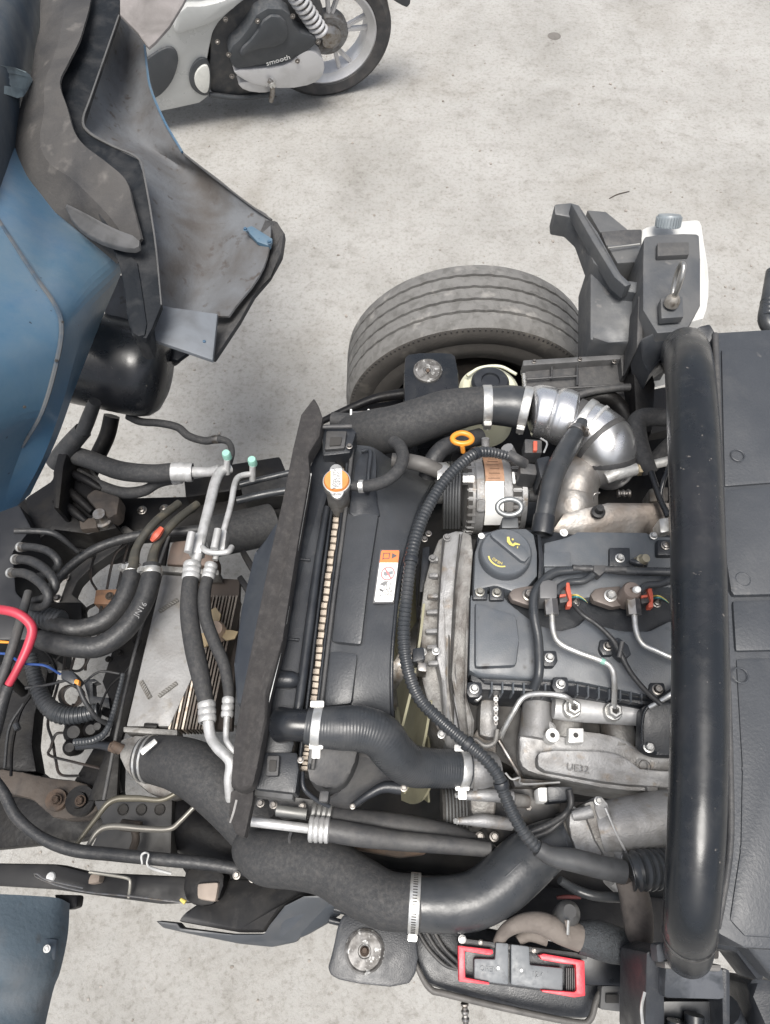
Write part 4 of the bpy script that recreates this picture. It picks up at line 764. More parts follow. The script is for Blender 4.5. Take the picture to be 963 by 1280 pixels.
# ================================================================= timing cover, belt, front of the engine
tc_ = thing('timing_cover', 'layered grimy aluminium timing cover at the front end of the engine', 'engine cover', (560, 780, .8))
prism('front_casting', [(538, 700, .9), (548, 674, .9), (562, 665, .9), (572, 668, .9), (566, 740, .9), (562, 850, .9), (572, 905, .86), (556, 930, .84), (540, 900, .86), (528, 850, .89), (525, 770, .9), (530, 730, .9)], .25, ALUD, tc_, .008)
prism('middle_casting', [(554, 668, .925), (570, 663, .925), (582, 664, .925), (574, 740, .925), (570, 840, .92), (580, 905, .87), (570, 945, .84), (556, 930, .84), (552, 850, .9), (546, 820, .92), (550, 740, .925)], .2, ALU, tc_, .005)
prism('rear_flange', [(578, 663, .935), (590, 668, .935), (592, 690, .935), (588, 745, .935), (584, 850, .93), (584, 870, .92), (594, 900, .89), (592, 945, .84), (576, 940, .84), (574, 880, .88), (566, 845, .92), (568, 740, .935)], .2, ALUD, tc_, .005)
hose('joint_line', [(575, 668, .937, 1), (568, 740, .937, 1), (564, 845, .932, 1), (574, 910, .87, 1)], GROOVE, tc_, n=6)
hose('joint_line', [(556, 672, .927, 1), (549, 740, .927, 1), (547, 820, .925, 1)], GROOVE, tc_, n=6)
for y in (696, 716, 742, 762, 786, 806, 826): prism('casting_rib', [(532 + abs(y - 780) * .07, y, .908), (548, y - 1, .912), (548, y + 5, .912), (532 + abs(y - 780) * .07, y + 5, .908)], .01, ALU, tc_, .002)
for x, y, z in ((559, 672, .93), (545, 814, .93), (552, 918, .86), (541, 698, .91), (529, 815, .9)): bolt(tc_, x, y, z, 5, STEEL if y > 700 else ALU)
prism('cable_bracket', [(516, 810, .93), (530, 808, .93), (532, 824, .93), (516, 828, .93)], .03, BPLAST, tc_, .003)
prism('cable_bracket', [(522, 826, .92), (534, 828, .92), (534, 840, .92), (522, 838, .92)], .03, DARKSTEEL, tc_, .003)
prism('front_plate', [(528, 684, .88), (538, 682, .88), (536, 720, .88), (530, 740, .88), (524, 740, .88)], .06, BPLAST, tc_, .004)
for x, y in ((531, 674), (536, 667)): bolt(tc_, x, y, .9, 4, DARKSTEEL)
bl = thing('drive_belt', 'ribbed rubber drive belt rising to the alternator pulley', 'belt', (570, 630, .85))
bc = P(566, 606, .88)
for k in range(6):
    x = 555.5 + k * 3.6; hose('belt_rib', [(x, 660, .82, 1.7), (x + .4, 632, .88, 1.7), (x + 1, 606, .9, 1.7), (x + 2, 590, .88, 1.7), (x + 2, 578, .83, 1.7)], BELT, bl, n=8, per=5)
prism('belt_back', [(553, 660, .815), (576, 660, .815), (577, 606, .893), (577, 582, .84), (556, 582, .84), (554, 606, .893)], .01, GROOVE, bl, .001)
pu = thing('idler_pulley', 'steel pulley rim beside the ribbed belt', 'pulley', (556, 596, .86))
lathe('pulley_disc', [(0, .012), (.03, .012), (.034, .006), (.034, -.01), (0, -.01)], P(553, 604, .87), Vector((1, 0, 0)), STEEL, pu, 32)

# ================================================================= alternator
al = thing('alternator', 'silver alternator with a brown and a white label beneath the intake hose', 'alternator', (620, 615, .82))
zc = .82; r_ = M(49, P(620, 620, zc)); AX = Vector((1, 0, 0))
def ax_(px, py=612): w = P(px, 612, zc + r_ * .8); return Vector((w.x, P(620, 620, zc).y, zc))
x0 = ax_(583); k_ = lambda px: (ax_(px) - x0).x
lathe('front_housing', [(0, 0), (r_ * .7, 0), (r_ * .88, k_(586)), (r_ * .96, k_(592)), (r_ * .96, k_(594)), (r_ * 1.0, k_(596)), (r_ * 1.0, k_(605)), (r_ * .9, k_(606))], x0, AX, ALU, al, 48)
lathe('stator', [(r_ * .94, k_(604)), (r_ * .95, k_(631))], x0, AX, DARKSTEEL, al, 48)
lathe('rear_housing', [(r_ * .9, k_(629)), (r_ * 1.0, k_(630)), (r_ * 1.0, k_(639)), (r_ * .93, k_(640)), (r_ * .93, k_(652)), (r_ * .95, k_(653)), (r_ * .95, k_(659)), (r_ * .6, k_(661)), (0, k_(661))], x0, AX, ALU, al, 48)
for pxa, pxb in ((584, 597), (640, 653)):
    for k in range(18):
        th = R(-70 + k * 9.2 * 1.4); d = Vector((0, -math.sin(th), math.cos(th))); tn = AX.cross(d)
        rot = Matrix((AX, tn, d)).transposed(); w = x0 + AX * (k_(pxa) + k_(pxb)) / 2 + d * r_ * .93
        bm = bmesh.new(); add_box(bm, w, (k_(pxb) - k_(pxa), r_ * .09, r_ * .1), rot, .002); fin(bm, 'cooling_fin', ALU, al)
    lathe('vent_shadow', [(r_ * .945, k_(pxa) + .001), (r_ * .945, k_(pxb) - .001)], x0, AX, GROOVE, al, 48)
for px, w_ in ((600, 10), (635, 10)):
    for th in (-38, 42):
        d = Vector((0, -math.sin(R(th)), math.cos(R(th)))); rot = Matrix((AX, AX.cross(d), d)).transposed()
        bm = bmesh.new(); add_box(bm, x0 + AX * k_(px) + d * r_ * 1.0, (k_(px + w_) - k_(px), r_ * .3, r_ * .22), rot, .002); fin(bm, 'lug', ALU, al)
lathe('brown_label', [(r_ * 1.01, k_(606.5)), (r_ * 1.01, k_(630))], x0, AX, BRLAB, al, 14, ref=Vector((0, 0, 1)), a0=-51, a1=9)
for k in range(7):
    th = R(-4 + k * 8); d = Vector((0, math.sin(th), math.cos(th)))
    bm = bmesh.new(); rot = Matrix((AX, AX.cross(d), d)).transposed(); add_box(bm, x0 + AX * k_(617 + (k % 3)) + d * r_ * 1.012, (k_(614) - k_(599) - .002 * (k % 3), r_ * .018, .0006), rot); fin(bm, 'label_line', mat('label_brown_ink', (.12, .07, .045), .7) if k == 0 else bpy.data.materials['label_brown_ink'], al)
lathe('white_label', [(r_ * 1.012, k_(606)), (r_ * 1.012, k_(629))], x0, AX, WHITE, al, 16, ref=Vector((0, 0, 1)), a0=9, a1=74)
for th in (-10, -16): 
    d = Vector((0, math.sin(R(th)), math.cos(R(th)))); bm = bmesh.new(); add_box(bm, x0 + AX * k_(617.5) + d * r_ * 1.02, (k_(629) - k_(606), r_ * .035, .001), Matrix((AX, AX.cross(d), d)).transposed()); fin(bm, 'foil_fold', STEEL, al)
bm = bmesh.new(); add_box(bm, x0 + AX * k_(641.5) + Vector((0, -.004, r_ * 1.0)), (.004, r_ * .32, .004), None, .0005); fin(bm, 'white_tag', WHITE, al)
b_ = x0 + AX * k_(583) + Vector((0, -.002, r_ * .9)); hose('through_bolt', [b_ - AX * .006, b_ + AX * .012], STEEL, al, n=6)
hose('mount_bracket', [(607, 548, .9, 5), (607, 566, .88, 5)], ALU, al, n=10); hose('mount_bracket', [(634, 560, .9, 8), (640, 572, .88, 8)], ALU, al, n=10)
rear = lathe('regulator_cover', [(0, .0), (r_ * .82, 0), (r_ * .8, .03), (r_ * .6, .036), (0, .036)], x0 + AX * k_(660), AX, BPLAST, al, 32)
for a in (-12, 10, 30):
    d = Vector((0, -math.sin(R(a)), math.cos(R(a)))); hose('cover_rib', [x0 + AX * k_(661) + d * r_ * .75, x0 + AX * k_(678) + d * r_ * .72], DPLAST, al, n=10)
lo = thing('lifting_eye', 'grey steel lifting eye standing between the alternator and oil cap', 'lifting eye', (640, 640, .93))
c_ = P(637, 634, .96); a1, b1 = M(15, c_), M(8.5, c_)
path = Path.__new__(Path); N_ = 40; path.p = [c_ + Vector((a1 * math.cos(2 * math.pi * i / N_), b1 * math.sin(2 * math.pi * i / N_), 0.006 * math.sin(2 * math.pi * i / N_))) for i in range(N_ + 1)]; path.K = N_; path.ds = .004; path.r = [M(3.4, c_)] * (N_ + 1)
path.t = [(path.p[(i + 1) % N_] - path.p[(i - 1) % N_]).normalized() for i in range(N_ + 1)]; path.u = [(Vector((0, 0, 1)) - q * q.z).normalized() for q in path.t]
bm = bmesh.new(); add_tube(bm, path, 12); fin(bm, 'ring', mat('eye_steel', (.32, .33, .33), .4, .7), lo)
prism('base', [(628, 646, .94), (648, 646, .94), (649, 660, .94), (627, 660, .94)], .06, mat('eye_base', (.12, .125, .13), .5, .4), lo, .003)

# ================================================================= engine: valve cover, injectors, manifold
en = thing('engine', 'diesel engine under a grey-black plastic valve cover with oil cap and injectors', 'engine', (715, 770, .8))
prism('engine_block', [(560, 672, .84), (880, 670, .84), (880, 960, .84), (640, 960, .82), (600, 940, .82), (560, 900, .82)], .4, mat('block_grime', (.02, .019, .018), .6, .2, (.045, .04, .035), 12), en, .01)
vc = prism('valve_cover', [(596, 672, .915), (602, 664, .915), (670, 661, .915), (720, 668, .915), (840, 668, .915), (880, 668, .915), (880, 890, .915), (800, 880, .915), (720, 866, .915), (600, 862, .915), (588, 850, .915), (586, 745, .915), (594, 738, .915)], .1, BPLAST, en, .004)
G = GPLAST
prism('filler_platform', [(594, 690, .945), (601, 668, .945), (622, 661, .945), (658, 660, .945), (668, 668, .945), (672, 690, .945), (672, 720, .945), (660, 734, .945), (640, 739, .945), (620, 732, .945), (592, 738, .945)], .05, G, vc, .004)
prism('platform_edge', [(672, 668, .94), (676, 668, .94), (680, 700, .94), (679, 738, .94), (672, 738, .94), (674, 700, .94)], .04, BPLAST, vc, .001)
prism('upper_panel', [(680, 678, .94), (706, 672, .94), (716, 668, .94), (722, 664, .94), (808, 665, .94), (818, 670, .94), (880, 672, .94), (880, 738, .94), (838, 734, .94), (776, 738, .94), (748, 745, .94), (730, 748, .94), (700, 738, .94), (681, 742, .94)], .05, G, vc, .005)
prism('centre_boss', [(680, 690, .944), (714, 690, .944), (714, 708, .944), (680, 708, .944)], .01, G, vc, .002)
prism('lower_panel', [(588, 742, .935), (628, 740, .935), (634, 750, .935), (648, 762, .935), (672, 780, .935), (700, 788, .935), (722, 782, .935), (736, 768, .935), (746, 780, .935), (778, 788, .935), (812, 788, .935), (836, 776, .935), (880, 776, .935), (880, 872, .925), (800, 868, .925), (720, 852, .925), (600, 846, .925), (586, 838, .93)], .04, G, vc, .006)
prism('raised_pad', [(594, 752, .942), (646, 768, .942), (650, 800, .942), (646, 832, .94), (594, 834, .94)], .01, G, vc, .006)
prism('lower_skirt', [(590, 840, .92), (606, 850, .92), (720, 856, .92), (800, 872, .92), (880, 876, .92), (880, 894, .9), (800, 888, .9), (720, 872, .9), (608, 864, .9)], .04, BPLAST, vc, .004)
for k in range(15):
    x = 614 + k * 13.4; y = 852 + max(0, (x - 700)) * .14 + (0 if x > 700 else (x - 614) * .03)
    prism('skirt_rib', [(x, y, .928), (x + 2.4, y, .928), (x + 2.4, y + 14, .915), (x, y + 14, .915)], .03, G, vc, .0008)
prism('coil_seat', [(762, 684, .947), (788, 684, .947), (789, 708, .947), (762, 708, .947)], .02, BPLAST, vc, .003)
for x, y, r in ((600, 740, 8), (621, 741, 8)):
    prism('bolt_seat', rect(x - 9, y - 9, x + 10, y + 9), .012, BPLAST, vc, .003, z=.942); bolt(vc, x, y, .943, 6, mat('aged_bolt', (.3, .29, .26), .45, .8) if x == 600 else bpy.data.materials['aged_bolt'])
for x, y, z, r, m_ in ((775, 698, .948, 6, STEEL), (705, 666, .945, 5, WHITE), (817, 670, .945, 5, STEEL), (687, 822, .94, 6, STEEL), (701, 855, .93, 6, STEEL), (593, 861, .92, 6, STEEL), (822, 862, .93, 7, DARKSTEEL), (760, 808, .94, 6, DARKSTEEL), (602, 670, .946, 4, WHITE)):
    if r >= 6: prism('bolt_seat', [(x - 9, y - 9, z), (x + 9, y - 9, z), (x + 11, y + 4, z), (x + 6, y + 11, z), (x - 6, y + 11, z), (x - 11, y + 3, z)], .03, BPLAST, vc, .003)
    bolt(vc, x, y, z, r, m_)
prism('corner_block', [(822, 674, .95), (846, 674, .95), (846, 694, .95), (822, 694, .95)], .03, BPLAST, vc, .003); bolt(vc, 832, 682, .951, 6, DARKSTEEL, 'cap')
lathe('sensor', [(0, .02), (.006, .02), (.007, .012), (.009, .01), (.009, 0)], (799, 703, .945), Vector((.2, -.1, 1)), mat('tan_sensor', (.38, .34, .25), .4, .5), vc, 16)
hose('sensor_arm', [(788, 701, .95, 3), (799, 704, .952, 5), (808, 706, .95, 4)], BPLAST, vc, n=10)
prism('lift_tab', [(586, 858, .91), (604, 870, .91), (598, 876, .91), (588, 872, .91), (584, 864, .91)], .01, STEEL, vc, .002)
# oil cap
c_ = P(633, 689, .965); r_ = M(31, c_)
def kn(i, k, r, a): return (r, a)
oc = lathe('oil_cap', [(r_ * 1.05, -.02), (r_ * 1.07, -.014), (r_ * 1.05, -.004), (r_, 0), (r_ * .96, .001), (0, .001)], c_, Vector((0, 0, 1)), G, en, 56); oc['label'] = 'round oil filler cap with a yellow oil can symbol'
ang = R(-38); d = Vector((math.cos(ang), math.sin(ang), 0)); n_ = Vector((-d.y, d.x, 0))
bm = bmesh.new(); pts = [c_ + d * r_ * u + n_ * r_ * v + Vector((0, 0, .009)) for u, v in ((-.9, .12), (-.9, .3), (-.6, .5), (.5, .5), (.9, .3), (.88, -.04), (.72, -.1), (-.72, .06))]
add_prism(bm, pts, Vector((0, 0, -.01)), .002); fin(bm, 'grip_bar', G, oc)
def oil(pt): return c_ + d * r_ * pt[0] + n_ * r_ * pt[1] + Vector((0, 0, .0098))
def poly2(name, pl_, m_, par, z=0): return prism(name, [oil(q) + Vector((0, 0, z)) for q in pl_], .0005, m_, par, 0)
e = [(.0, .42), (.05, .34), (.3, .36), (.36, .42), (.55, .5), (.54, .54), (.36, .47), (.28, .41), (.08, .4), (.04, .46)]
def oc2(x, y): return P(x, y, .9755)
prism('oil_can_symbol', [oc2(*q) for q in ((634, 671), (637, 671), (638, 676), (641, 680), (644, 678), (650, 680), (650, 681.5), (645, 681), (642, 683), (637, 681), (634, 677))], .0005, YEL, oc, 0)
prism('oil_can_symbol', [oc2(*q) for q in ((640, 673), (642.5, 673.5), (642, 675.5), (640, 675))], .0005, YEL, oc, 0)
prism('oil_drop_symbol', [oc2(*q) for q in ((646.5, 683), (648, 683), (647.5, 685.5), (646.5, 685))], .0005, YEL, oc, 0)
arc = [P(611, 695, .9667), P(613, 700, .9667), P(618, 705, .9667), (625, 708, .9667), P(632, 708, .9667)]
arc = [V(q) for q in arc]
bm = bmesh.new(); up = [catmull(arc, i / 16) for i in range(17)]; wv = M(.9, up[0])
rows_ = []
for i, q in enumerate(up):
    tq = (up[min(i + 1, 16)] - up[max(i - 1, 0)]).normalized(); s_ = Vector((-tq.y, tq.x, 0)) * wv; rows_.append((bm.verts.new(q + s_), bm.verts.new(q - s_)))
for a, b in zip(rows_, rows_[1:]): bm.faces.new((a[0], a[1], b[1], b[0]))
fin(bm, 'yellow_arc', YEL, oc)
for i, (ch, x, y, a) in enumerate((('O', 617.5, 699, -40), ('P', 620.3, 701.2, -30), ('E', 623.3, 702.8, -22), ('N', 626.4, 704, -12))): text(ch, x, y, .967, 3.6, a, YEL, oc)
# injectors
def injector(cx, cy, first):
    t = thing('injector', 'fuel injector with grey square-shouldered cap above the white bolt, nearest the oil cap' if first else 'fuel injector with brown round cap, nearest the roll bar', 'injector', (cx, cy, .93), 'fuel injectors in the valve cover')
    w = P(cx, cy, .965)
    prism('clamp_plate', [(cx - 50, cy + 2, .945), (cx - 44, cy - 5, .945), (cx - 36, cy - 7, .945), (cx - 12, cy - 9, .945), (cx - 10, cy + 16, .945), (cx - 22, cy + 18, .945), (cx - 46, cy + 10, .945)], .012, mat('clamp_brown', (.13, .11, .1), .6, .3, (.09, .08, .07), 30) if first else bpy.data.materials['clamp_brown'], t, .003)
    bolt(t, cx - 25, cy + 4, .946, 8, STEEL if not first else DARKSTEEL)
    hose('injector_body', [P(cx, cy, .9), P(cx, cy, .95)], DARKSTEEL, t, n=16)
    if first:
        prism('cap', [(cx - 11, cy - 9, .975), (cx - 8, cy - 14, .975), (cx, cy - 16, .975), (cx + 8, cy - 14, .975), (cx + 11, cy - 9, .975), (cx + 11, cy + 8, .975), (cx - 11, cy + 8, .975)], .04, mat('cap_grey', (.11, .11, .112), .55, .1), t, .004)
    else:
        r = M(12, w); lathe('cap', [(0, .006), (r * .22, .006), (r * .3, .011), (r * .85, .011), (r, .007), (r, -.03)], w, Vector((0, 0, 1)), mat('cap_brown', (.15, .12, .105), .55, .2), t, 28)
    nx, ny = (cx + 3, cy + 18) if first else (cx + 4, cy + 17)
    p0, p1 = P(nx - 1, ny - 9, .965), P(nx + 1, ny + 11, .962)
    hose('pipe_nut', [p0, p1], DARKSTEEL, t, n=6)
    prism('connector', [(cx + 12, cy - 2, .962), (cx + 26, cy - 4, .962), (cx + 27, cy + 12, .962), (cx + 14, cy + 14, .962)], .03, DPLAST, t, .003)
    prism('red_clip', [(cx + 22, cy - 12, .968), (cx + 26, cy - 12, .968), (cx + 29, cy + 4, .968), (cx + 29, cy + 18, .968), (cx + 23, cy + 18, .968), (cx + 23, cy + 13, .968), (cx + 26, cy + 10, .968), (cx + 22, cy - 2, .968)], .012, CLIPR, t, .001)
    prism('red_clip', [(cx + 14, cy + 3, .97), (cx + 22, cy + 2, .97), (cx + 22, cy + 5, .97), (cx + 14, cy + 6, .97)], .004, CLIPR, t, .001)
    for k in range(3): hose('wire', [(cx + 28, cy + 4 + k * 3, .95, 1), (cx + 36, cy + 4 + k * 2, .958, 1), (cx + 44, cy + 9 + k, .945, 1), (cx + 48, cy + 14, .94, 1)], (YEL, mat('teal_wire', (.05, .25, .28), .4) if first else bpy.data.materials['teal_wire'], RUB)[k], t, n=6)
    bolt(t, cx + 33, cy + 13, .945, 6, DARKSTEEL, 'cap')
injector(686, 740, True); injector(788, 741, False)
def fpipe(label, pts): 
    o, p = hose('fuel_pipe', pts, STEEL, None, n=12, per=10); tag(o, label, 'fuel pipe', 'steel fuel pipes on the engine'); return o, p
o, p = fpipe('bent steel fuel pipe from the grey-capped injector down to the rail', [(690, 768, .962, 3.6), (692, 790, .962, 3.6), (700, 804, .962, 3.6), (722, 815, .962, 3.6), (752, 826, .962, 3.6), (764, 834, .96, 3.6), (768, 850, .95, 3.6), (768, 884, .915, 3.6)])
band(p, 754, 826, 5, GREEN, o, .0003, 'paint_mark')
fpipe('steel fuel pipe from the brown-capped injector passing under the roll bar', [(793, 768, .962, 3.6), (796, 790, .962, 3.6), (804, 805, .962, 3.6), (822, 814, .962, 3.6), (846, 824, .962, 3.6), (880, 832, .96, 3.6)])
fpipe('short steel fuel pipe angling down from the rail toward the corrugated loom', [(716, 884, .905, 3.4), (712, 874, .925, 3.4), (700, 869, .93, 3.4), (672, 867, .92, 3.4), (654, 872, .91, 3.4), (642, 890, .9, 3.4), (630, 912, .88, 3.4), (625, 925, .85, 3.4)])
fpipe('thin steel pipe tip emerging from beneath the roll bar beside the black bracket', [(880, 838, .96, 3.4), (842, 866, .95, 3.4), (826, 876, .94, 3), (812, 884, .93, 3)])
lone('injector_loom', 'thin black cable crossing the valve cover between the injectors', 'cable', [(716, 755, .95, 3), (728, 768, .955, 3), (748, 782, .955, 3), (766, 800, .955, 3.4), (776, 818, .955, 4), (788, 840, .95, 3.4), (806, 862, .945, 3.4), (826, 880, .94, 3.4)], RUB, n=10)
t = thing('cable_clip', 'black cable clip bolted to the middle of the valve cover', 'clip', (768, 808, .94))
prism('clip', [(762, 800, .955), (774, 796, .955), (786, 806, .955), (790, 818, .955), (780, 824, .955), (770, 814, .955)], .02, BPLAST, t, .003); hose('clip_tooth', [(778, 802, .965, 3), (774, 822, .962, 3)], DPLAST, t, n=8)
t = thing('return_hose', 'black rubber fuel return line with tee running along the valve cover top', 'hose', (720, 715, .96))
hose('rubber', [(668, 860, .935, 6), (674, 840, .95, 6), (673, 800, .955, 6), (668, 770, .96, 6), (668, 745, .962, 6), (678, 728, .962, 6), (694, 716, .962, 6), (716, 713, .962, 5.5), (740, 711, .962, 5)], RUBS, t, n=14, per=10)
hose('rubber', [(696, 744, .965, 4.5), (700, 734, .965, 4.5), (712, 728, .962, 4.5), (730, 726, .962, 4.5), (742, 718, .962, 4.5), (750, 712, .962, 4)], RUBS, t, n=12, per=10)
hose('rubber', [(760, 712, .962, 5), (790, 714, .962, 5.5), (880, 716, .962, 5.5)], RUBS, t, n=12)
hose('rubber', [(800, 740, .972, 4), (808, 732, .97, 4.5), (826, 730, .968, 4.5), (850, 722, .965, 4.5), (880, 718, .963, 4.5)], RUBS, t, n=12)
o, p = hose('tee_fitting', [(716, 710, .966, 4.5), (760, 712, .966, 4.5), (782, 712, .966, 4.5)], DPLAST, t, n=12, rib=.014, amp=.2)
prism('tee_body', [(742, 706, .972), (758, 706, .972), (757, 714, .972), (750, 720, .972), (742, 714, .972)], .016, DPLAST, t, .002)
lathe('white_plug', [(0, .004), (.004, .003), (.005, 0), (.005, -.006)], (797, 737, .98), Vector((0, -.3, 1)), WHITE, t, 12)
# fuel rail
fr = thing('fuel_rail', 'silver tubular fuel rail with two hex nuts below the valve cover', 'fuel rail', (760, 890, .88))
hose('rail_tube', [(692, 884, .885, 14), (720, 887, .885, 15), (800, 892, .885, 15), (880, 898, .885, 15)], ALUP, fr, n=24)
for x, y in ((716, 885), (767, 889)):
    w = P(x, y, .908); r = M(11, w)
    lathe('nut_base', [(r * 1.1, -.02), (r * 1.1, -.004), (r * .95, 0), (0, 0)], w, Vector((0, -.1, 1)), STEEL, fr, 20)
    lathe('hex_nut', [(r * .9, -.004), (r * .9, .008), (r * .7, .011), (r * .45, .011), (r * .4, .006), (0, .006)], w, Vector((0, -.1, 1)), STEEL, fr, 6, ang=20)
    lathe('nut_hole', [(r * .36, .0065), (0, .0068)], w, Vector((0, -.1, 1)), GROOVE, fr, 16)
# intake manifold
im = thing('intake_manifold', 'pale cast aluminium intake manifold with raised letters below the fuel rail', 'manifold', (740, 945, .84))
prism('plenum', [(654, 905, .86), (668, 896, .865), (690, 900, .865), (700, 912, .865), (740, 914, .865), (780, 922, .865), (800, 936, .865), (880, 944, .865), (880, 1000, .845), (832, 990, .845), (770, 988, .845), (700, 974, .845), (664, 966, .845), (650, 956, .845), (648, 930, .85)], .09, ALU, im, .014, 1)
prism('raised_face', [(672, 946, .872), (676, 938, .872), (740, 938, .872), (776, 942, .872), (794, 956, .872), (802, 962, .872), (880, 966, .872), (880, 990, .862), (832, 984, .862), (770, 980, .862), (704, 968, .862), (674, 962, .865)], .03, ALU, im, .006, 1)
for x0_, x1_, y_ in ((652, 688, 884), (690, 724, 888)):
    hose('runner', [(x0_ + 22, 868, .85, 18), (x0_ + 20, y_, .85, 19), (x0_ + 16, 925, .85, 20)], ALU if x0_ < 680 else ALUD, im, n=18)
hose('runner', [(770, 900, .84, 20), (776, 935, .84, 22)], ALUD, im, n=18)
w = P(691, 919, .884); r = M(8.5, w); lathe('round_boss', [(r, -.02), (r, 0), (r * .4, 0), (r * .36, -.004), (0, -.004)], w, Vector((0, 0, 1)), mat('machined_face', (.72, .72, .7), .4, .4, (.6, .6, .58), 40), im, 24)
bs = prism('square_boss', rect(711, 910, 730, 928), .02, bpy.data.materials['machined_face'], im, .002, z=.884)
w = P(720, 919, .8845); lathe('boss_hole', [(.0035, .0004), (0, .0006)], w, Vector((0, 0, 1)), GROOVE, bs, 14)
w = P(691, 919, .884); lathe('boss_hole', [(.0032, .0004), (0, .0006)], w, Vector((0, 0, 1)), GROOVE, im, 14)
text('UE32', 723, 961, .8725, 9, -8, mat('cast_letter', (.17, .165, .16), .5, .5), im, d=.0016)
w = P(806, 958, .866); lathe('cast_ring', [(.007, .0006), (.0078, .0014), (.0086, .0006)], w, Vector((0, 0, 1)), ALUD, im, 20)
prism('outlet_boss', [(832, 978, .86), (880, 984, .86), (880, 1010, .85), (836, 1002, .85)], .05, ALU, im, .006)
for k in range(3): hose('boss_rib', [(842 + k * 9, 1000, .86, 3), (842 + k * 9, 1030, .83, 3)], ALUP, im, n=8)
prism('lower_lug', [(808, 980, .86), (824, 982, .86), (822, 992, .85), (810, 990, .85)], .03, ALU, im, .003)
t = thing('bracket_cover', 'black stamped bracket with one bolt at the right of the fuel rail', 'bracket', (820, 910, .9))
prism('plate', [(802, 884, .925), (812, 878, .925), (880, 876, .925), (880, 946, .9), (822, 944, .9), (810, 940, .9), (800, 932, .905)], .02, BPLAST, t, .005)
bolt(t, 811, 934, .903, 7, STEEL); hose('edge_bead', [(803, 930, .91, 2), (803, 905, .92, 2), (808, 886, .928, 2), (826, 872, .935, 2), (848, 856, .94, 2)], GLOSS, t, n=8)
# intake pipe with flange (lower right) and neighbours
o = thing('throttle_body', 'cast aluminium intake pipe with a clamped flange beside the roll bar', 'intake pipe', (770, 1030, .8))
b_, p = hose('pipe', [(752, 1036, .83, 31), (766, 1034, .835, 32), (790, 1030, .84, 33), (830, 1022, .84, 34), (880, 1010, .83, 35)], ALU, o, n=32)
prism('flange_plate', [(742, 996, .87), (752, 994, .872), (760, 1004, .872), (778, 1050, .86), (790, 1072, .85), (786, 1080, .845), (774, 1078, .845), (758, 1050, .855), (744, 1012, .865)], .1, ALU, o, .005)
prism('flange_plate', [(730, 1004, .862), (742, 1000, .866), (752, 1020, .862), (768, 1056, .85), (772, 1074, .845), (758, 1074, .842), (744, 1050, .85), (732, 1018, .86)], .09, ALUD, o, .004)
for x, y in ((748, 1001), (782, 1072)): bolt(o, x, y, .875 if y < 1040 else .852, 5, STEEL)
hose('cast_bead', [(757, 1010, .874, 1.5), (770, 1040, .868, 1.5), (784, 1068, .856, 1.5)], ALUP, o, n=6)
hose('lug_arm', [(716, 1020, .86, 6), (726, 1018, .862, 7), (740, 1014, .864, 8)], ALU, o, n=12)
prism('neck_face', [(712, 1012, .85), (734, 1006, .855), (748, 1050, .845), (756, 1078, .835), (740, 1082, .83), (722, 1066, .835), (712, 1040, .845)], .08, ALU, o, .008, 1)
hose('neck', [(704, 1044, .8, 24), (722, 1044, .805, 27), (740, 1042, .81, 30)], ALUD, o, n=28)
hose('gasket', [(700, 1046, .81, 26), (708, 1045, .812, 28)], BPLAST, o, n=28)
hose('flange_lug', [(716, 1018, .82, 6), (738, 1012, .82, 7)], ALU, o, n=12); hose('flange_lug', [(694, 1036, .82, 4), (697, 1052, .82, 4)], STEEL, o, n=12)
bolt(o, 697, 1053, .83, 6, STEEL); bolt(o, 716, 1013, .83, 5, STEEL)
prism('rib_mark', [(788, 1046, .845), (826, 1036, .848), (826, 1038, .848), (790, 1048, .845)], .004, ALUD, o, .0005)
hose('drain_boss', [(762, 1098, .76, 9), (772, 1107, .74, 9)], ALUP, o, n=14)
t = thing('sensor_plug', 'black and white sensor plug beside the corrugated loom below the manifold', 'connector', (690, 992, .82))
prism('white_shell', [(672, 984, .85), (688, 984, .85), (688, 1002, .84), (674, 1002, .84)], .03, WHITE, t, .004)
prism('black_shell', [(684, 983, .855), (716, 983, .855), (716, 1000, .85), (686, 1003, .85)], .03, BPLAST, t, .003)
hose('lead', [(712, 988, .86, 4), (714, 1004, .86, 4), (706, 1018, .85, 4), (688, 1030, .85, 4), (664, 1040, .85, 4)], RUB, t, n=10)
hose('lead', [(714, 996, .855, 4), (710, 1014, .85, 4), (690, 1036, .845, 4), (668, 1046, .845, 4)], RUB, t, n=10)
t = thing('water_pump', 'grimy cast water pump housing with long bolts behind the hose end', 'pump', (605, 980, .8))
prism('housing', [(594, 905, .84), (618, 900, .84), (622, 940, .83), (622, 1010, .82), (612, 1034, .8), (590, 1030, .8), (586, 960, .83)], .1, ALUD, t, .012, 1)
hose('thermostat_neck', [(586, 962, .85, 22), (600, 962, .85, 23), (616, 960, .84, 20)], ALU, t, n=24)
hose('neck_lip', [(590, 962, .85, 25), (595, 962, .85, 25)], ALU, t, n=24)
for a in ([(574, 994, .84, 5), (586, 994, .84, 6), (612, 994, .84, 8), (640, 996, .83, 8)], [(572, 1026, .82, 4), (582, 1026, .82, 5), (606, 1026, .82, 8), (640, 1030, .81, 8)]):
    hose('long_bolt', a, ALU, t, n=12); bolt(t, V(a[0]), 0, 0, 5, STEEL, axis=Vector((-1, 0, .2)))
hose('side_stud', [(640, 1000, .83, 9), (660, 1002, .82, 8)], ALUD, t, n=12)
hose('drive_pulley', [(552, 1012, .74, 26), (584, 1012, .74, 26)], GROOVE, t, n=28)
for k in range(7): hose('pulley_rib', [(556 + k * 4, 1012, .742, 27.5), (558 + k * 4, 1012, .742, 27.5)], BELT, t, n=28)
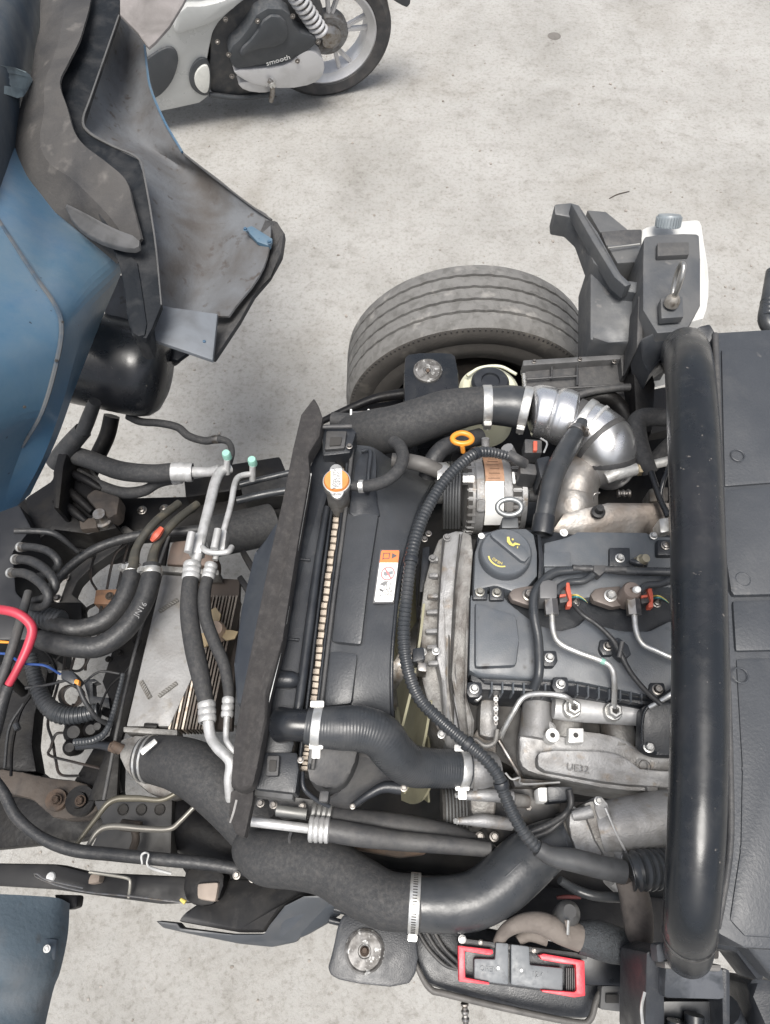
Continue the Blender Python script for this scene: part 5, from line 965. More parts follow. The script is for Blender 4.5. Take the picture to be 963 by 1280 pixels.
prism('cast_column', [(600, 872, .86), (626, 874, .86), (622, 925, .85), (598, 920, .85)], .1, ALU, t, .01)
hose('bridge_pipe', [(586, 928, .87, 3), (594, 924, .87, 3), (606, 932, .87, 3), (618, 928, .87, 3), (622, 912, .87, 3)], ALUD, t, n=8)
ch = thing('timing_chain', 'short run of timing chain links visible below the valve cover corner', 'chain', (620, 885, .86))
for k in range(7):
    w = P(620, 868 + k * 6, .885 - k * .002)
    bm = bmesh.new(); add_box(bm, w, (.0062 if k % 2 else .0048, .0062, .004), None, .001); fin(bm, 'link', STEEL if k % 2 else DARKSTEEL, ch)
    lathe('pin', [(.0012, .0025), (0, .0026)], w, Vector((0, 0, 1)), GROOVE, ch, 8)
t = thing('black_fitting', 'dark bolts, wire and small fitting left of the manifold', 'fitting', (632, 955, .84))
hose('stay_pipe', [(624, 926, .86, 3), (636, 946, .86, 3), (648, 966, .85, 3), (652, 974, .84, 3)], DARKSTEEL, t, n=8)
hose('clip_wire', [(632, 966, .87, 1.3), (640, 974, .87, 1.3), (650, 972, .87, 1.3), (654, 980, .86, 1.3), (700, 978, .85, 1.3)], STEEL, t, n=6)
prism('bar', [(640, 972, .85), (690, 976, .85), (690, 984, .84), (644, 984, .84)], .02, DARKSTEEL, t, .002)
for a in ((640, 1016), (660, 1010), (618, 1046), (650, 1052), (684, 1056), (600, 1046)): bolt(t, *a, .78, 6, DARKSTEEL)
prism('housing', [(612, 985, .8), (700, 985, .8), (705, 1060, .78), (620, 1060, .76), (600, 1030, .76)], .1, mat('grimy_housing', (.03, .03, .032), .45, .3, (.06, .055, .05), 40), t, .008)

# ================================================================= hoses above the engine
o, p = hose('intake_hose', [(432, 536, .8, 17), (448, 540, .82, 24), (470, 540, .84, 29), (500, 534, .86, 29), (530, 524, .87, 28), (560, 514, .88, 27), (590, 508, .885, 24), (610, 506, .885, 23)], RUBG, None, n=28, per=10, wob=.025); tag(o, 'thick matt black intake hose running from radiator corner to the chrome pipe', 'hose')
it = thing('turbo_intake_pipe', 'bright banded metal intake pipe bending down to the turbo', 'intake pipe', (715, 520, .88))
b_, p = hose('silicone_sleeve', [(598, 507, .885, 23), (616, 507, .886, 24), (640, 508, .887, 26), (662, 512, .888, 26)], RUBS, it, n=28)
band(p, 608, 507, 11, STEEL, it, .003, 'clamp', screw=(0, -1, -.1)); band(p, 656, 511, 11, STEEL, it, .003, 'clamp', screw=(-.2, -1, -.1))
def bulge(pts, name, m_, par, r): 
    b, pp = hose(name, pts, m_, par, n=32, per=12); return pp
bulge([(664, 513, .888, 26), (668, 513, .888, 31), (674, 514, .888, 33), (686, 517, .888, 33), (690, 518, .888, 31)], 'pipe_segment', CHROME, it, 0)
bulge([(690, 518, .888, 31), (694, 519, .888, 34), (702, 521, .888, 35.5), (712, 525, .888, 35), (717, 526, .888, 32)], 'pipe_segment', CHROME, it, 0)
bulge([(714, 526, .888, 31), (722, 530, .888, 31), (732, 535, .888, 30)], 'dark_joint', DPLAST, it, 0)
pb = bulge([(722, 530, .888, 33), (734, 537, .888, 36), (748, 547, .887, 37), (758, 558, .885, 37), (763, 570, .875, 35), (762, 582, .86, 31), (755, 590, .84, 26)], 'elbow', CHROME, it, 0)
for x, y, w_ in ((752, 551, 7), (763, 572, 7)): band(pb, x, y, w_, DPLAST, it, .0012, 'elbow_groove')
band(pb, 727, 532, 9, STEEL, it, .003, 'clamp', screw=(-.6, -.8, -.1)); band(pb, 738, 540, 4, ALUP, it, .002, 'elbow_bead')
el = thing('turbo_elbow', 'brownish cast metal elbow and heat shield behind the valve cover', 'heat shield', (720, 620, .85))
hose('elbow', [(752, 586, .84, 22), (736, 588, .85, 25), (722, 600, .85, 29), (716, 618, .84, 31), (714, 640, .83, 32), (706, 664, .8, 30)], SHIELD, el, n=28, per=10)
prism('shield', [(690, 664, .87), (704, 640, .88), (732, 634, .885), (760, 627, .885), (834, 627, .885), (880, 627, .885), (880, 672, .86), (700, 672, .86)], .05, SHIELD, el, .012)
lathe('rubber_plug', [(0, .014), (.006, .014), (.007, .004), (.011, .002), (.011, -.003)], (748, 640, .888), Vector((0, 0, 1)), RUB, el, 18)
b_ = hose('clip_wire', [(742, 628, .9, 1), (743, 618, .91, 1), (750, 616, .91, 1)], DARKSTEEL, el, n=6)
o, p = hose('breather_hose', [(728, 528, .925, 8), (714, 552, .935, 12), (702, 574, .945, 13), (692, 596, .95, 13), (686, 620, .95, 12.5), (681, 645, .945, 12), (678, 664, .94, 12)], RUBS, None, n=20, per=12, wob=.03); tag(o, 'smooth black breather hose bending down to the valve cover', 'hose')
band(p, 680, 656, 24, BPLAST, o, .002, 'end_collar'); band(p, 722, 540, 8, DARKSTEEL, o, .002, 'clamp', screw=(1, 0, .3))
t = thing('dipstick', 'orange looped dipstick handle beside the alternator', 'dipstick', (578, 550, .92))
c_ = P(578, 548, .94); path = Path.__new__(Path); N_ = 36; a1, b1 = M(12, c_), M(8, c_)
path.p = [c_ + Vector((a1 * math.cos(2 * math.pi * i / N_) * (1 - .12 * math.sin(2 * math.pi * i / N_)), b1 * math.sin(2 * math.pi * i / N_), 0)) for i in range(N_ + 1)]; path.K = N_; path.ds = .004; path.r = [M(3.6, c_)] * (N_ + 1)
path.t = [(path.p[(i + 1) % N_] - path.p[(i - 1) % N_]).normalized() for i in range(N_ + 1)]; path.u = [Vector((0, 0, 1)) for q in path.t]
bm = bmesh.new(); add_tube(bm, path, 10); fin(bm, 'handle', ORANGE, t); hose('stem', [(578, 556, .94, 3.4), (579, 565, .925, 3)], ORANGE, t, n=8)
o, p = hose('coolant_hose', [(534, 596, .86, 11), (540, 578, .88, 11), (552, 562, .885, 11), (570, 554, .88, 11), (600, 546, .86, 11)], RUB, None, n=16); tag(o, 'curved black coolant hose passing behind the orange dipstick handle', 'hose')
t = thing('harness_conduit', 'long corrugated black wiring conduit sweeping over the fan and timing cover', 'conduit', (510, 780, .97))
o, p = hose('tube', [(634, 570, .93, 5.9), (612, 565, .945, 6.7), (594, 567, .955, 7.1), (574, 582, .965, 7.6), (552, 606, .97, 7.6), (532, 640, .975, 8.0), (520, 672, .98, 8.0), (514, 700, .985, 8.0), (508, 750, .985, 8.0), (505, 796, .985, 8.4), (510, 836, .98, 8.4), (524, 872, .97, 8.4), (548, 898, .96, 8.4), (580, 926, .955, 8.4), (604, 946, .95, 8.4), (622, 968, .94, 8.4), (630, 990, .93, 8.4), (641, 1016, .92, 8.4), (656, 1042, .91, 8.4), (672, 1060, .9, 8.4)], RUBS, t, n=14, rib=.0062, amp=.14)
for a in ((595, 567), (514, 700), (584, 930), (627, 980)): band(p, *a, 7, BPLAST, t, .0014, 'tape')
hose('taped_tail', [(672, 1060, .9, 10), (690, 1070, .895, 12), (720, 1076, .89, 14), (752, 1084, .885, 14), (780, 1090, .88, 14)], mat('loom_tape', (.05, .052, .055), .55, 0, (.035, .036, .038), 40), t, n=16)
hose('large_tube', [(786, 1090, .87, 22), (800, 1088, .87, 24), (830, 1086, .86, 24), (880, 1082, .85, 24)], RUBS, t, n=20, rib=.0085, amp=.13)
hose('wrapped_branch', [(782, 1096, .86, 14), (792, 1116, .85, 18), (798, 1150, .84, 18), (800, 1180, .82, 15)], mat('cloth_tape', (.11, .095, .085), .85, 0, (.07, .06, .055), 40, bump=.0008, bsc=200), t, n=16, wob=.1)
t = thing('alternator_plug', 'black wiring plug with red tab behind the alternator', 'connector', (664, 580, .9))
prism('shell', [(650, 576, .92), (672, 580, .92), (672, 594, .92), (650, 592, .92)], .04, DPLAST, t, .005)
prism('boot', [(670, 572, .93), (688, 568, .93), (692, 590, .93), (676, 600, .93)], .05, BPLAST, t, .006)
prism('grey_socket', [(656, 548, .91), (678, 550, .91), (678, 566, .91), (656, 566, .91)], .03, DPLAST, t, .003)
prism('red_tab', [(667, 551, .916), (672, 551, .916), (672, 563, .916), (667, 563, .916)], .006, CLIPR, t, .001)
hose('lead', [(636, 568, .93, 7), (646, 574, .93, 7), (656, 580, .92, 7)], DPLAST, t, n=10)
hose('cable_tie', [(680, 566, .95, 1.2), (684, 554, .955, 1.2), (676, 548, .95, 1.2)], STEEL, t, n=6)

# ================================================================= wheel and parts around it (far side)
wl_t = thing('truck_wheel', 'large dusty truck tyre at the far side above the intake hose', 'wheel', (600, 400, .0))
wc = Vector((.222, 1.24, .325)); WY = Vector((0, 1, 0)); RW = .325
def zig(i, k, r, a):
    return (r, a + (.0007 if (i // 2) % 2 else -.0007) * (1 if abs(a) < .07 and r > .3 else 0))
prof = []; gro = (-.056, -.019, .019, .056); hw = .1
prof += [(.262, -.098), (.285, -.106), (.305, -.104), (.316, -.098), (.3225, -.088)]
for g in gro:
    prof += [(.325, g - .004), (.318, g - .003), (.318, g + .003), (.325, g + .004)]
prof += [(.3225, .088), (.316, .098), (.305, .104), (.285, .106), (.262, .098)]
ty = lathe('tyre', prof, wc, WY, TREAD, wl_t, 220, ang=28, fn=zig)
ty.data.materials.append(GROOVE); ty.data.materials.append(WALL)
for p in ty.data.polygons:
    rr_ = [math.hypot((ty.data.vertices[v].co + org(wl_t)).x - wc.x, (ty.data.vertices[v].co + org(wl_t)).z - wc.z) for v in p.vertices]; yy = [abs((ty.data.vertices[v].co + org(wl_t)).y - wc.y) for v in p.vertices]
    if max(rr_) < .3185 and max(yy) < .07: p.material_index = 1
    elif max(rr_) < .3165: p.material_index = 2
lathe('sidewall', [(.19, -.06), (.2, -.075), (.205, -.092), (.225, -.1), (.245, -.1035), (.2625, -.0985)], wc, WY, WALL, ty, 96)
for k in range(150):
    a = 2 * math.pi * k / 150
    if k == 0:
        bm = bmesh.new(); add_box(bm, Vector(), (.0035, .004, .007)); sm = bpy.data.meshes.new('shoulder_sipe'); bm.to_mesh(sm); bm.free(); sm.materials.append(GROOVE)
    if math.sin(a) < -.2: continue
    o = mk('shoulder_sipe', sm, ty); o.location = wc + Vector((math.cos(a) * .3105, -.1005, math.sin(a) * .3105)) - org(ty); o.rotation_euler = (0, -a + math.pi / 2, 0)
lathe('rim', [(0, -.02), (.11, -.02), (.15, -.03), (.17, -.06), (.19, -.07), (.195, -.06), (.19, .07), (.0, .06)], wc, WY, FRAME, wl_t, 48)
lathe('brake_drum', [(0, -.12), (.05, -.12), (.06, -.06), (.13, -.05), (.13, .0), (0, .0)], wc, WY, BROWN, wl_t, 40)
def cab_mount(label, cx, cy, r, body, z):
    t = thing('cab_mount', label, 'mount', (cx, cy, z), 'round topped cab mounts on both frame rails')
    prism('bracket', [(x, y, z) for x, y in body], .22, GLOSS if cy < 600 else BPLAST, t, .018, 1)
    w = P(cx, cy, z + .001); rr = M(r, w)
    lathe('plate', [(0, .002), (rr * .3, .002), (rr * .34, .004), (rr * .82, .0035), (rr * .9, .006), (rr, .0035), (rr, -.005)], w, Vector((0, 0, 1)), mat('mount_plate', (.2, .195, .19), .55, .4, (.09, .085, .08), 60, lo=.42, hi=.6, fleck=(.45, .45, .44), fl=(.6, .68), fsc=120) if cy < 600 else bpy.data.materials['mount_plate'], t, 36)
    bolt(t, cx, cy, z + .005, r * .24, RUST if cy > 600 else DARKSTEEL)
    hose('stud', [(cx, cy, z, r * .13), (cx, cy - 1, z + .018, r * .12)], RUST, t, n=10)
cab_mount('black cab mount with round metal plate in front of the tyre', 535, 464, 18, [(505, 448), (512, 441), (562, 440), (572, 446), (576, 520), (506, 520)], .78)
cab_mount('larger black cab mount with round plate at the bottom edge', 456, 1189, 25, [(424, 1150), (434, 1140), (490, 1142), (520, 1160), (524, 1210), (508, 1236), (430, 1228), (408, 1216), (416, 1190)], .77)
t = thing('brake_reservoir', 'cream brake fluid reservoir with black cap between tyre and hose', 'reservoir', (612, 480, .75))
w = P(612, 486, .72); r = M(39, w); lathe('tank', [(r, -.12), (r, -.02), (r * .97, -.006), (r * .85, 0), (0, .002)], w, Vector((0, 0, 1)), BEIGE, t, 40)
lathe('cap', [(r * .6, -.002), (r * .6, .02), (r * .52, .026), (r * .3, .026), (r * .27, .022), (0, .022)], w + Vector((-.001, .0, .002)), Vector((0, 0, 1)), BPLAST, t, 36)
hose('tank_rim', [(584, 470, .735, 2), (600, 460, .735, 2), (625, 458, .735, 2), (646, 468, .735, 2)], BEIGE, t, n=8)
t = thing('battery_tray_panel', 'ribbed black plastic panel lying between the tyre and chrome pipe', 'panel', (720, 465, .75))
prism('panel', [(656, 452, .78), (786, 445, .78), (786, 520, .76), (656, 520, .76)], .03, DPLAST, t, .004)
prism('top_edge', [(654, 450, .795), (786, 442, .795), (787, 448, .795), (654, 457, .795)], .03, mat('edge_grey', (.1, .1, .102), .6, 0, (.07, .07, .07), 30), t, .003)
for a, b in (((658, 474), (722, 470)), ((658, 488), (762, 482)), ((722, 452), (722, 482)), ((690, 455), (690, 474))): hose('panel_rib', [(*a, .785, 1.6), (*b, .785, 1.6)], DPLAST, t, n=6)
for a in ((668, 452), (725, 449), (768, 452)): bolt(t, *a, .797, 3, DARKSTEEL)
prism('panel_end', [(776, 446, .8), (790, 432, .8), (794, 432, .8), (790, 470, .79), (778, 470, .79)], .05, DPLAST, t, .003)
hose('spring', [(655, 468, .78, 3), (657, 490, .78, 3)], STEEL, t, n=8, rib=.006, amp=.4)
hose('loom', [(690, 510, .79, 5), (730, 492, .8, 5), (764, 486, .8, 5), (790, 484, .8, 5)], DPLAST, t, n=10)
hose('loom', [(720, 500, .77, 9), (756, 496, .78, 10), (776, 510, .77, 10), (790, 540, .76, 12)], FRAME, t, n=12)
t = thing('inner_bracket', 'dark bent stays and small metal clip behind the thick intake hose', 'bracket', (470, 505, .7))
hose('stay', [(400, 528, .7, 4), (430, 514, .72, 5), (470, 498, .73, 6), (506, 492, .73, 7)], FRAME, t, n=8)
prism('plate', [(440, 508, .7), (505, 498, .7), (508, 525, .69), (430, 528, .69)], .03, FRAME, t, .004)
prism('bright_clip', [(440, 514, .83), (462, 513, .83), (462, 521, .83), (440, 522, .83)], .01, DARKSTEEL, t, .001)
for x in (439, 461): hose('clip_end', [(x, 512, .84, 1.4), (x, 524, .84, 1.4)], WHITE, t, n=6)
hose('hose_stub', [(414, 524, .82, 9), (432, 526, .82, 10), (446, 528, .82, 12)], RUBG, t, n=14)
hose('cross_pipe', [(464, 517, .75, 3), (498, 513, .75, 3)], FRAME, t, n=8)
# splash guard + bottle + hook bracket (top right)
t = thing('splash_guard', 'weathered grey-black plastic splash guard with a notched arm above the tyre', 'splash guard', (750, 350, .7))
sp_ = mat('weathered_black', (.058, .062, .068), .55, 0, (.09, .091, .092), 12, lo=.4, hi=.6, bump=.0005, bsc=150, fleck=(.2, .19, .18), fl=(.66, .78), fsc=22)
prism('panel', [(738, 322, .86), (752, 330, .86), (768, 348, .86), (780, 366, .86), (797, 370, .86), (797, 424, .84), (788, 430, .83), (760, 430, .82), (738, 424, .83)], .1, sp_, t, .006)
prism('arm', [(693, 255, .9), (714, 253, .9), (724, 256, .9), (748, 290, .9), (772, 336, .895), (782, 350, .89), (798, 352, .89), (797, 366, .88), (780, 364, .88), (766, 350, .88), (742, 328, .88), (726, 284, .89), (712, 271, .89), (694, 268, .89)], .05, sp_, t, .004)
prism('arm_ridge', [(714, 254, .915), (724, 256, .915), (748, 292, .915), (776, 342, .905), (790, 355, .9), (782, 358, .9), (768, 346, .9), (740, 300, .91)], .03, sp_, t, .003)
prism('step', [(734, 262, .88), (758, 264, .88), (786, 287, .88), (750, 290, .88)], .06, sp_, t, .004)
prism('step', [(750, 287, .88), (803, 286, .88), (803, 309, .87), (760, 312, .87)], .05, DPLAST, t, .004)
prism('step', [(758, 305, .875), (802, 306, .875), (802, 327, .87), (772, 329, .87)], .05, sp_, t, .004)
hose('bright_line', [(760, 310, .885, 1), (800, 305, .885, 1)], mat('scratch_edge', (.3, .3, .29), .6), t, n=6)
t = thing('coolant_bottle', 'white plastic coolant bottle with ribbed grey cap behind the black hook bracket', 'bottle', (845, 330, .75))
wh = mat('bottle_white', (.5, .5, .485), .45, 0, (.42, .42, .405), 8, fleck=(.35, .34, .32), fl=(.64, .8), fsc=14)
prism('tank', [(800, 288, .86), (812, 282, .86), (868, 274, .86), (877, 276, .86), (880, 300, .86), (887, 340, .86), (886, 380, .85), (878, 404, .84), (800, 404, .84)], .2, wh, t, .014, 1)
w = P(837, 271, .9); r = M(14.5, w); axc = Vector((0, .55, .84)).normalized()
cp_ = lathe('cap', [(r, -.02), (r, 0), (r * .92, .004), (r * .85, .004), (0, .005)], w, axc, mat('cap_slate', (.24, .27, .29), .5), t, 30)
for k in range(26):
    a = 2 * math.pi * k / 26; u = Vector((1, 0, 0)); v_ = axc.cross(u); d_ = u * math.cos(a) + v_ * math.sin(a); q = w + d_ * r * 1.02 - axc * .009
    bm = bmesh.new(); add_box(bm, q, (.002, .003, .018), Matrix((axc.cross(d_), d_, axc)).transposed()); fin(bm, 'cap_rib', bpy.data.materials['cap_slate'], cp_)
t = thing('hook_bracket', 'black pressed bracket with an upright steel lifting ring beside the white bottle', 'bracket', (840, 360, .9))
prism('box', [(804, 300, .93), (808, 294, .93), (870, 291, .93), (876, 296, .93), (876, 412, .91), (804, 418, .91)], .14, sp_, t, .012, 1)
prism('raised_plate', [(822, 303, .938), (862, 302, .938), (862, 318, .936), (822, 320, .936)], .012, DPLAST, t, .003)
prism('side_lip', [(798, 370, .9), (804, 366, .9), (804, 430, .88), (796, 436, .88)], .08, DPLAST, t, .004)
nb = prism('nut_plate', [(826, 372, .938), (854, 370, .938), (855, 396, .932), (827, 398, .932)], .014, sp_, t, .003)
w = P(840, 378, .945); lathe('ring_nut', [(0, .014), (.008, .014), (.011, .01), (.013, .004), (.013, -.004)], w, Vector((0, 0, 1)), mat('worn_nut', (.34, .32, .29), .5, .6, (.14, .12, .1), 60), nb, 24)
rp = [w + Vector((0, 0, .0)), w + Vector((.001, .003, .03)), w + Vector((.002, .012, .052)), w + Vector((.003, .026, .062)), w + Vector((.004, .036, .05)), w + Vector((.004, .034, .03)), w + Vector((.003, .022, .012)), w + Vector((.001, .008, .004))]
pth = Path.__new__(Path); Path.__init__(pth, rp, per=8); pth.r = [.0042] * len(pth.r)
bm = bmesh.new(); add_tube(bm, pth, 12); fin(bm, 'ring', mat('ring_steel', (.42, .41, .39), .35, .9), t)
prism('lower_web', [(800, 424, .9), (830, 410, .9), (872, 408, .9), (878, 420, .9), (850, 432, .88), (826, 450, .86), (812, 470, .86), (804, 450, .87)], .06, BPLAST, t, .006)
prism('side_wing', [(872, 408, .92), (888, 404, .92), (894, 414, .92), (896, 444, .9), (880, 440, .9)], .06, BPLAST, t, .005)
prism('rear_web', [(790, 430, .84), (806, 428, .84), (820, 480, .82), (816, 540, .8), (796, 540, .8)], .06, FRAME, t, .006)
# roll bar hoop and load bed
t = thing('hoop_bar', 'thick gloss black hoop tube crossing the engine at the right', 'hoop bar', (870, 800, 1.1))
o, p = hose('tube', [(850, 452, .8, 23), (853, 440, .92, 25), (857, 436, 1.0, 26.5), (860, 446, 1.07, 28), (863, 474, 1.11, 29.5), (867, 540, 1.125, 31), (871, 640, 1.13, 32), (874, 740, 1.13, 33), (875, 840, 1.13, 33.5), (874, 940, 1.125, 34.5), (871, 1030, 1.12, 34.5), (867, 1100, 1.105, 34), (864, 1146, 1.085, 33), (862, 1170, 1.05, 31), (861, 1182, 1.02, 30), (860, 1190, .98, 29)], GLOSS, t, n=48, per=12)
band(p, 858, 1166, 5, mat('weld_bead', (.1, .1, .1), .4, .4, (.03, .03, .03), 80), t, .0012, 'weld', n=40)
ft = t
prism('front_plate', [(832, 1206, .96), (905, 1208, .96), (908, 1250, .94), (830, 1248, .94)], .1, mat('chipped_black', (.03, .034, .04), .45, 0, (.075, .08, .09), 30, lo=.44, hi=.56, bump=.001, bsc=80), ft, .006)
prism('top_lip', [(831, 1201, .975), (903, 1206, .975), (902, 1215, .975), (831, 1211, .975)], .03, mat('lip_grey', (.12, .115, .11), .5), ft, .003)
prism('side_plate', [(808, 1190, .95), (832, 1180, .95), (832, 1300, .9), (806, 1300, .9)], .1, BPLAST, ft, .005)
prism('foot_base', [(822, 1250, .9), (912, 1250, .9), (914, 1310, .88), (820, 1310, .88)], .12, GLOSS, ft, .01)
prism('foot_base', [(902, 1210, .95), (914, 1212, .95), (914, 1300, .92), (904, 1300, .92)], .1, BPLAST, ft, .005)
prism('gusset', [(820, 1180, .98), (836, 1178, .98), (845, 1200, .97), (822, 1204, .97)], .02, BEDP, ft, .004)
hose('pipe_boss', [(900, 1262, .86, 24), (910, 1290, .84, 26), (914, 1320, .82, 26)], BPLAST, ft, n=18)
for x, y in ((868, 1268), (846, 1276)): hose('pressed_rib', [(x, y, .905, 12), (x, y + 40, .9, 12)], GLOSS, ft, n=14)
hose('wire', [(806, 1240, .95, 2), (802, 1262, .95, 2), (806, 1300, .94, 2)], STEEL, ft, n=6)
t = thing('bed_front_panel', 'grey-black load bed panel with pressed steps along the right edge', 'panel', (935, 800, 1.0))
zb = 1.02
prism('panel', [(893, 415, zb), (1010, 408, zb), (1010, 1190, zb), (932, 1186, zb), (895, 1166, zb), (908, 1100, zb), (914, 1040, zb), (912, 920, zb), (906, 780, zb), (899, 600, zb)], .1, BEDP, t, .006)
prism('pressed_step', [(905, 612, zb + .008), (1010, 604, zb + .008), (1010, 742, zb + .008), (918, 744, zb + .008), (914, 738, zb + .008), (908, 700, zb + .008)], .02, BEDP, t, .006)
prism('pressed_step', [(902, 436, zb + .004), (1010, 432, zb + .004), (1010, 600, zb + .004), (906, 608, zb + .004)], .015, BEDP, t, .005)
prism('pressed_step', [(916, 750, zb + .005), (1010, 748, zb + .005), (1010, 812, zb + .005), (920, 814, zb + .005)], .015, BEDP, t, .005)
prism('pressed_step', [(920, 822, zb + .003), (1010, 820, zb + .003), (1010, 1176, zb + .003), (932, 1172, zb + .003), (912, 1150, zb + .003), (926, 1060, zb + .003), (928, 960, zb + .003)], .012, BEDP, t, .006)
for a in ((923, 569), (929, 724), (926, 844)):
    w = P(*a, zb + .008); lathe('pressed_ring', [(.0085, 0), (.0093, .0005), (.0102, 0)], w, Vector((0, 0, 1)), BEDP, t, 24)
hose('edge_trim', [(894, 418, zb + .012, 4), (901, 600, zb + .012, 4), (907, 780, zb + .012, 4), (912, 920, zb + .012, 4), (914, 1040, zb + .012, 4), (908, 1100, zb + .012, 4), (897, 1160, zb + .012, 4)], DPLAST, t, n=10, per=6)
t = thing('bed_bracket', 'angled black bracket under the lower corner of the bed panel', 'bracket', (915, 1185, .9))
prism('arm', [(880, 1168, .95), (928, 1174, .95), (960, 1208, .94), (954, 1226, .93), (946, 1224, .93), (920, 1190, .94), (880, 1184, .94)], .05, BPLAST, t, .005)
prism('block', [(940, 1222, .9), (1000, 1230, .9), (1000, 1310, .88), (956, 1300, .88), (936, 1240, .88)], .08, BPLAST, t, .008)
prism('corner_plate', [(930, 1178, .99), (1000, 1180, .99), (1000, 1240, .97), (966, 1222, .97)], .03, BEDP, t, .004)
t = thing('hose_end', 'black ribbed hose end at the right edge above the bed panel', 'hose', (962, 390, .7))
hose('rubber', [(966, 340, .8, 8), (960, 375, .8, 8), (958, 400, .8, 10), (968, 415, .79, 10)], RUBS, t, n=14); hose('grip', [(962, 378, .8, 11), (960, 400, .8, 12)], RUBS, t, n=16, rib=.012)
lone('fuel_hose', 'thick dark hose elbow dropping beside the hoop bar near the turbo', 'hose', [(860, 525, .9, 10), (830, 522, .9, 11), (806, 522, .9, 12), (796, 530, .9, 12), (798, 552, .9, 12), (806, 576, .9, 11), (812, 590, .89, 10)], RUBG, n=18, per=10)
lone('fuel_hose', 'second dark hose slanting beneath the elbow beside the hoop bar', 'hose', [(870, 535, .86, 10), (838, 556, .86, 10), (812, 584, .85, 10)], RUBG, n=16)
t = thing('insulated_pipe', 'pale foil wrapped pipe with brass fittings by the hoop bar', 'pipe', (800, 590, .89))
hose('foil', [(758, 598, .885, 7), (772, 592, .89, 8), (796, 586, .89, 8)], mat('crumpled_foil', (.6, .6, .58), .5, .5, (.42, .41, .39), 50, bump=.001, bsc=160), t, n=16, wob=.08)
hose('fitting', [(796, 586, .892, 9), (804, 585, .892, 9)], mat('brass', (.5, .42, .28), .4, .8), t, n=6)
hose('fitting', [(804, 584, .892, 7), (812, 583, .892, 7)], DPLAST, t, n=12)
hose('foil', [(812, 582, .89, 6), (840, 575, .89, 6), (860, 570, .89, 6)], bpy.data.materials['crumpled_foil'], t, n=14, wob=.08)
lone('cable_pair', 'pair of thin black cables crossing beside the hoop bar above the valve cover', 'cable', [(814, 590, .9, 4), (820, 608, .9, 4), (828, 630, .9, 4), (836, 644, .9, 4)], GLOSS, n=10)
lone('cable_pair', 'thin black cable leaning right beside the hoop bar above the valve cover', 'cable', [(838, 580, .91, 3), (830, 600, .91, 3), (826, 622, .9, 3), (834, 646, .9, 3)], GLOSS, n=10)
t = thing('hydraulic_union', 'small metal union on the turbo oil line behind the shield', 'fitting', (780, 615, .85))
hose('union', [(772, 617, .87, 5), (778, 617, .87, 5), (788, 617, .87, 6)], DARKSTEEL, t, n=12, rib=.008, amp=.25)
prism('bracket', [(812, 610, .86), (836, 608, .86), (836, 626, .86), (812, 627, .86)], .04, ALUD, t, .004)
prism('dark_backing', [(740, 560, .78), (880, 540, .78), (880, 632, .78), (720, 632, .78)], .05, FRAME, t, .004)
prism('valve_tab', [(824, 648, .93), (836, 646, .93), (838, 664, .93), (826, 666, .93)], .03, STEEL, t, .003)

# ================================================================= lower hoses, battery box, near mudguard
o, p = hose('outlet_hose', [(384, 907, .955, 23), (400, 909, .955, 25), (425, 910, .955, 27), (452, 911, .95, 28), (476, 920, .94, 28), (492, 940, .92, 27), (512, 956, .895, 26), (540, 960, .88, 24), (570, 961, .87, 23), (584, 962, .865, 23)], RUBS, None, n=28, rib=.0036, amp=.008); tag(o, 'fat ribbed radiator hose curving from the tank outlet to the engine', 'hose')
q = [(352, 906, .945, 22), (364, 906, .955, 20), (384, 907, .955, 20)]
hose('elbow_stub', q, GLOSS, o, n=24)
mtx = mat('outlet_plastic', (.02, .021, .023), .35)
prism('outlet_box', [(342, 888, .96), (366, 888, .96), (366, 916, .955), (342, 920, .955)], .06, mtx, o, .01)
for (x, y, a, b) in ((397, 909, (388, 886), (404, 942)), (576, 961, (570, 940), (576, 1000))):
    bd = band(p, x, y, 11, STEEL, o, .0022, 'clamp')
    k_ = p.near(x, y); c_ = p.p[k_]; w_ = M(9, c_)
    for sgn, zz in ((1, .018), (-1, .008)):
        bm = bmesh.new(); add_box(bm, c_ + Vector((0, sgn * p.r[k_] * .98, zz)), (M(17, c_), M(8, c_), .003), None, .0008); fin(bm, 'clamp_ear', STEEL, bd)
    bm = bmesh.new(); add_box(bm, c_ + Vector((0, -p.r[k_] * 1.25, .004)), (M(10, c_), M(15, c_), .002), None, .0006); fin(bm, 'clamp_tail', STEEL, bd)
t = thing('transmission_line', 'black hose with silver crimp and bright tube below the radiator', 'pipe', (420, 1030, .82))
hose('bright_tube', [(315, 1027, .83, 6), (340, 1030, .83, 6), (388, 1036, .83, 6)], ALUP, t, n=14)
o, p = hose('rubber', [(388, 1036, .83, 12), (414, 1038, .83, 14), (450, 1044, .83, 14), (500, 1051, .82, 12), (560, 1056, .81, 11), (612, 1062, .8, 9)], DPLAST, t, n=18)
band(p, 400, 1037, 26, ALUP, t, .003, 'crimp', grooves=4)
hose('rubber', [(394, 1018, .8, 14), (440, 1026, .8, 15), (500, 1034, .79, 16), (560, 1044, .78, 14), (604, 1056, .77, 10)], DPLAST, t, n=18)
band(Path([(390, 1016, .805, 14), (416, 1020, .805, 14)]), 404, 1018, 26, mat('crimp_dull', (.25, .25, .245), .45, .7), t, .003, 'crimp', grooves=4)
hose('elbow', [(588, 1056, .79, 8), (606, 1058, .79, 9), (614, 1066, .78, 9)], RUBG, t, n=14)
prism('rust_plate', [(438, 1050, .76), (540, 1052, .76), (532, 1068, .75), (500, 1072, .75), (444, 1062, .75)], .02, RUST, t, .004)
prism('support', [(330, 990, .78), (398, 1000, .78), (398, 1018, .77), (345, 1020, .77)], .06, DPLAST, t, .005)
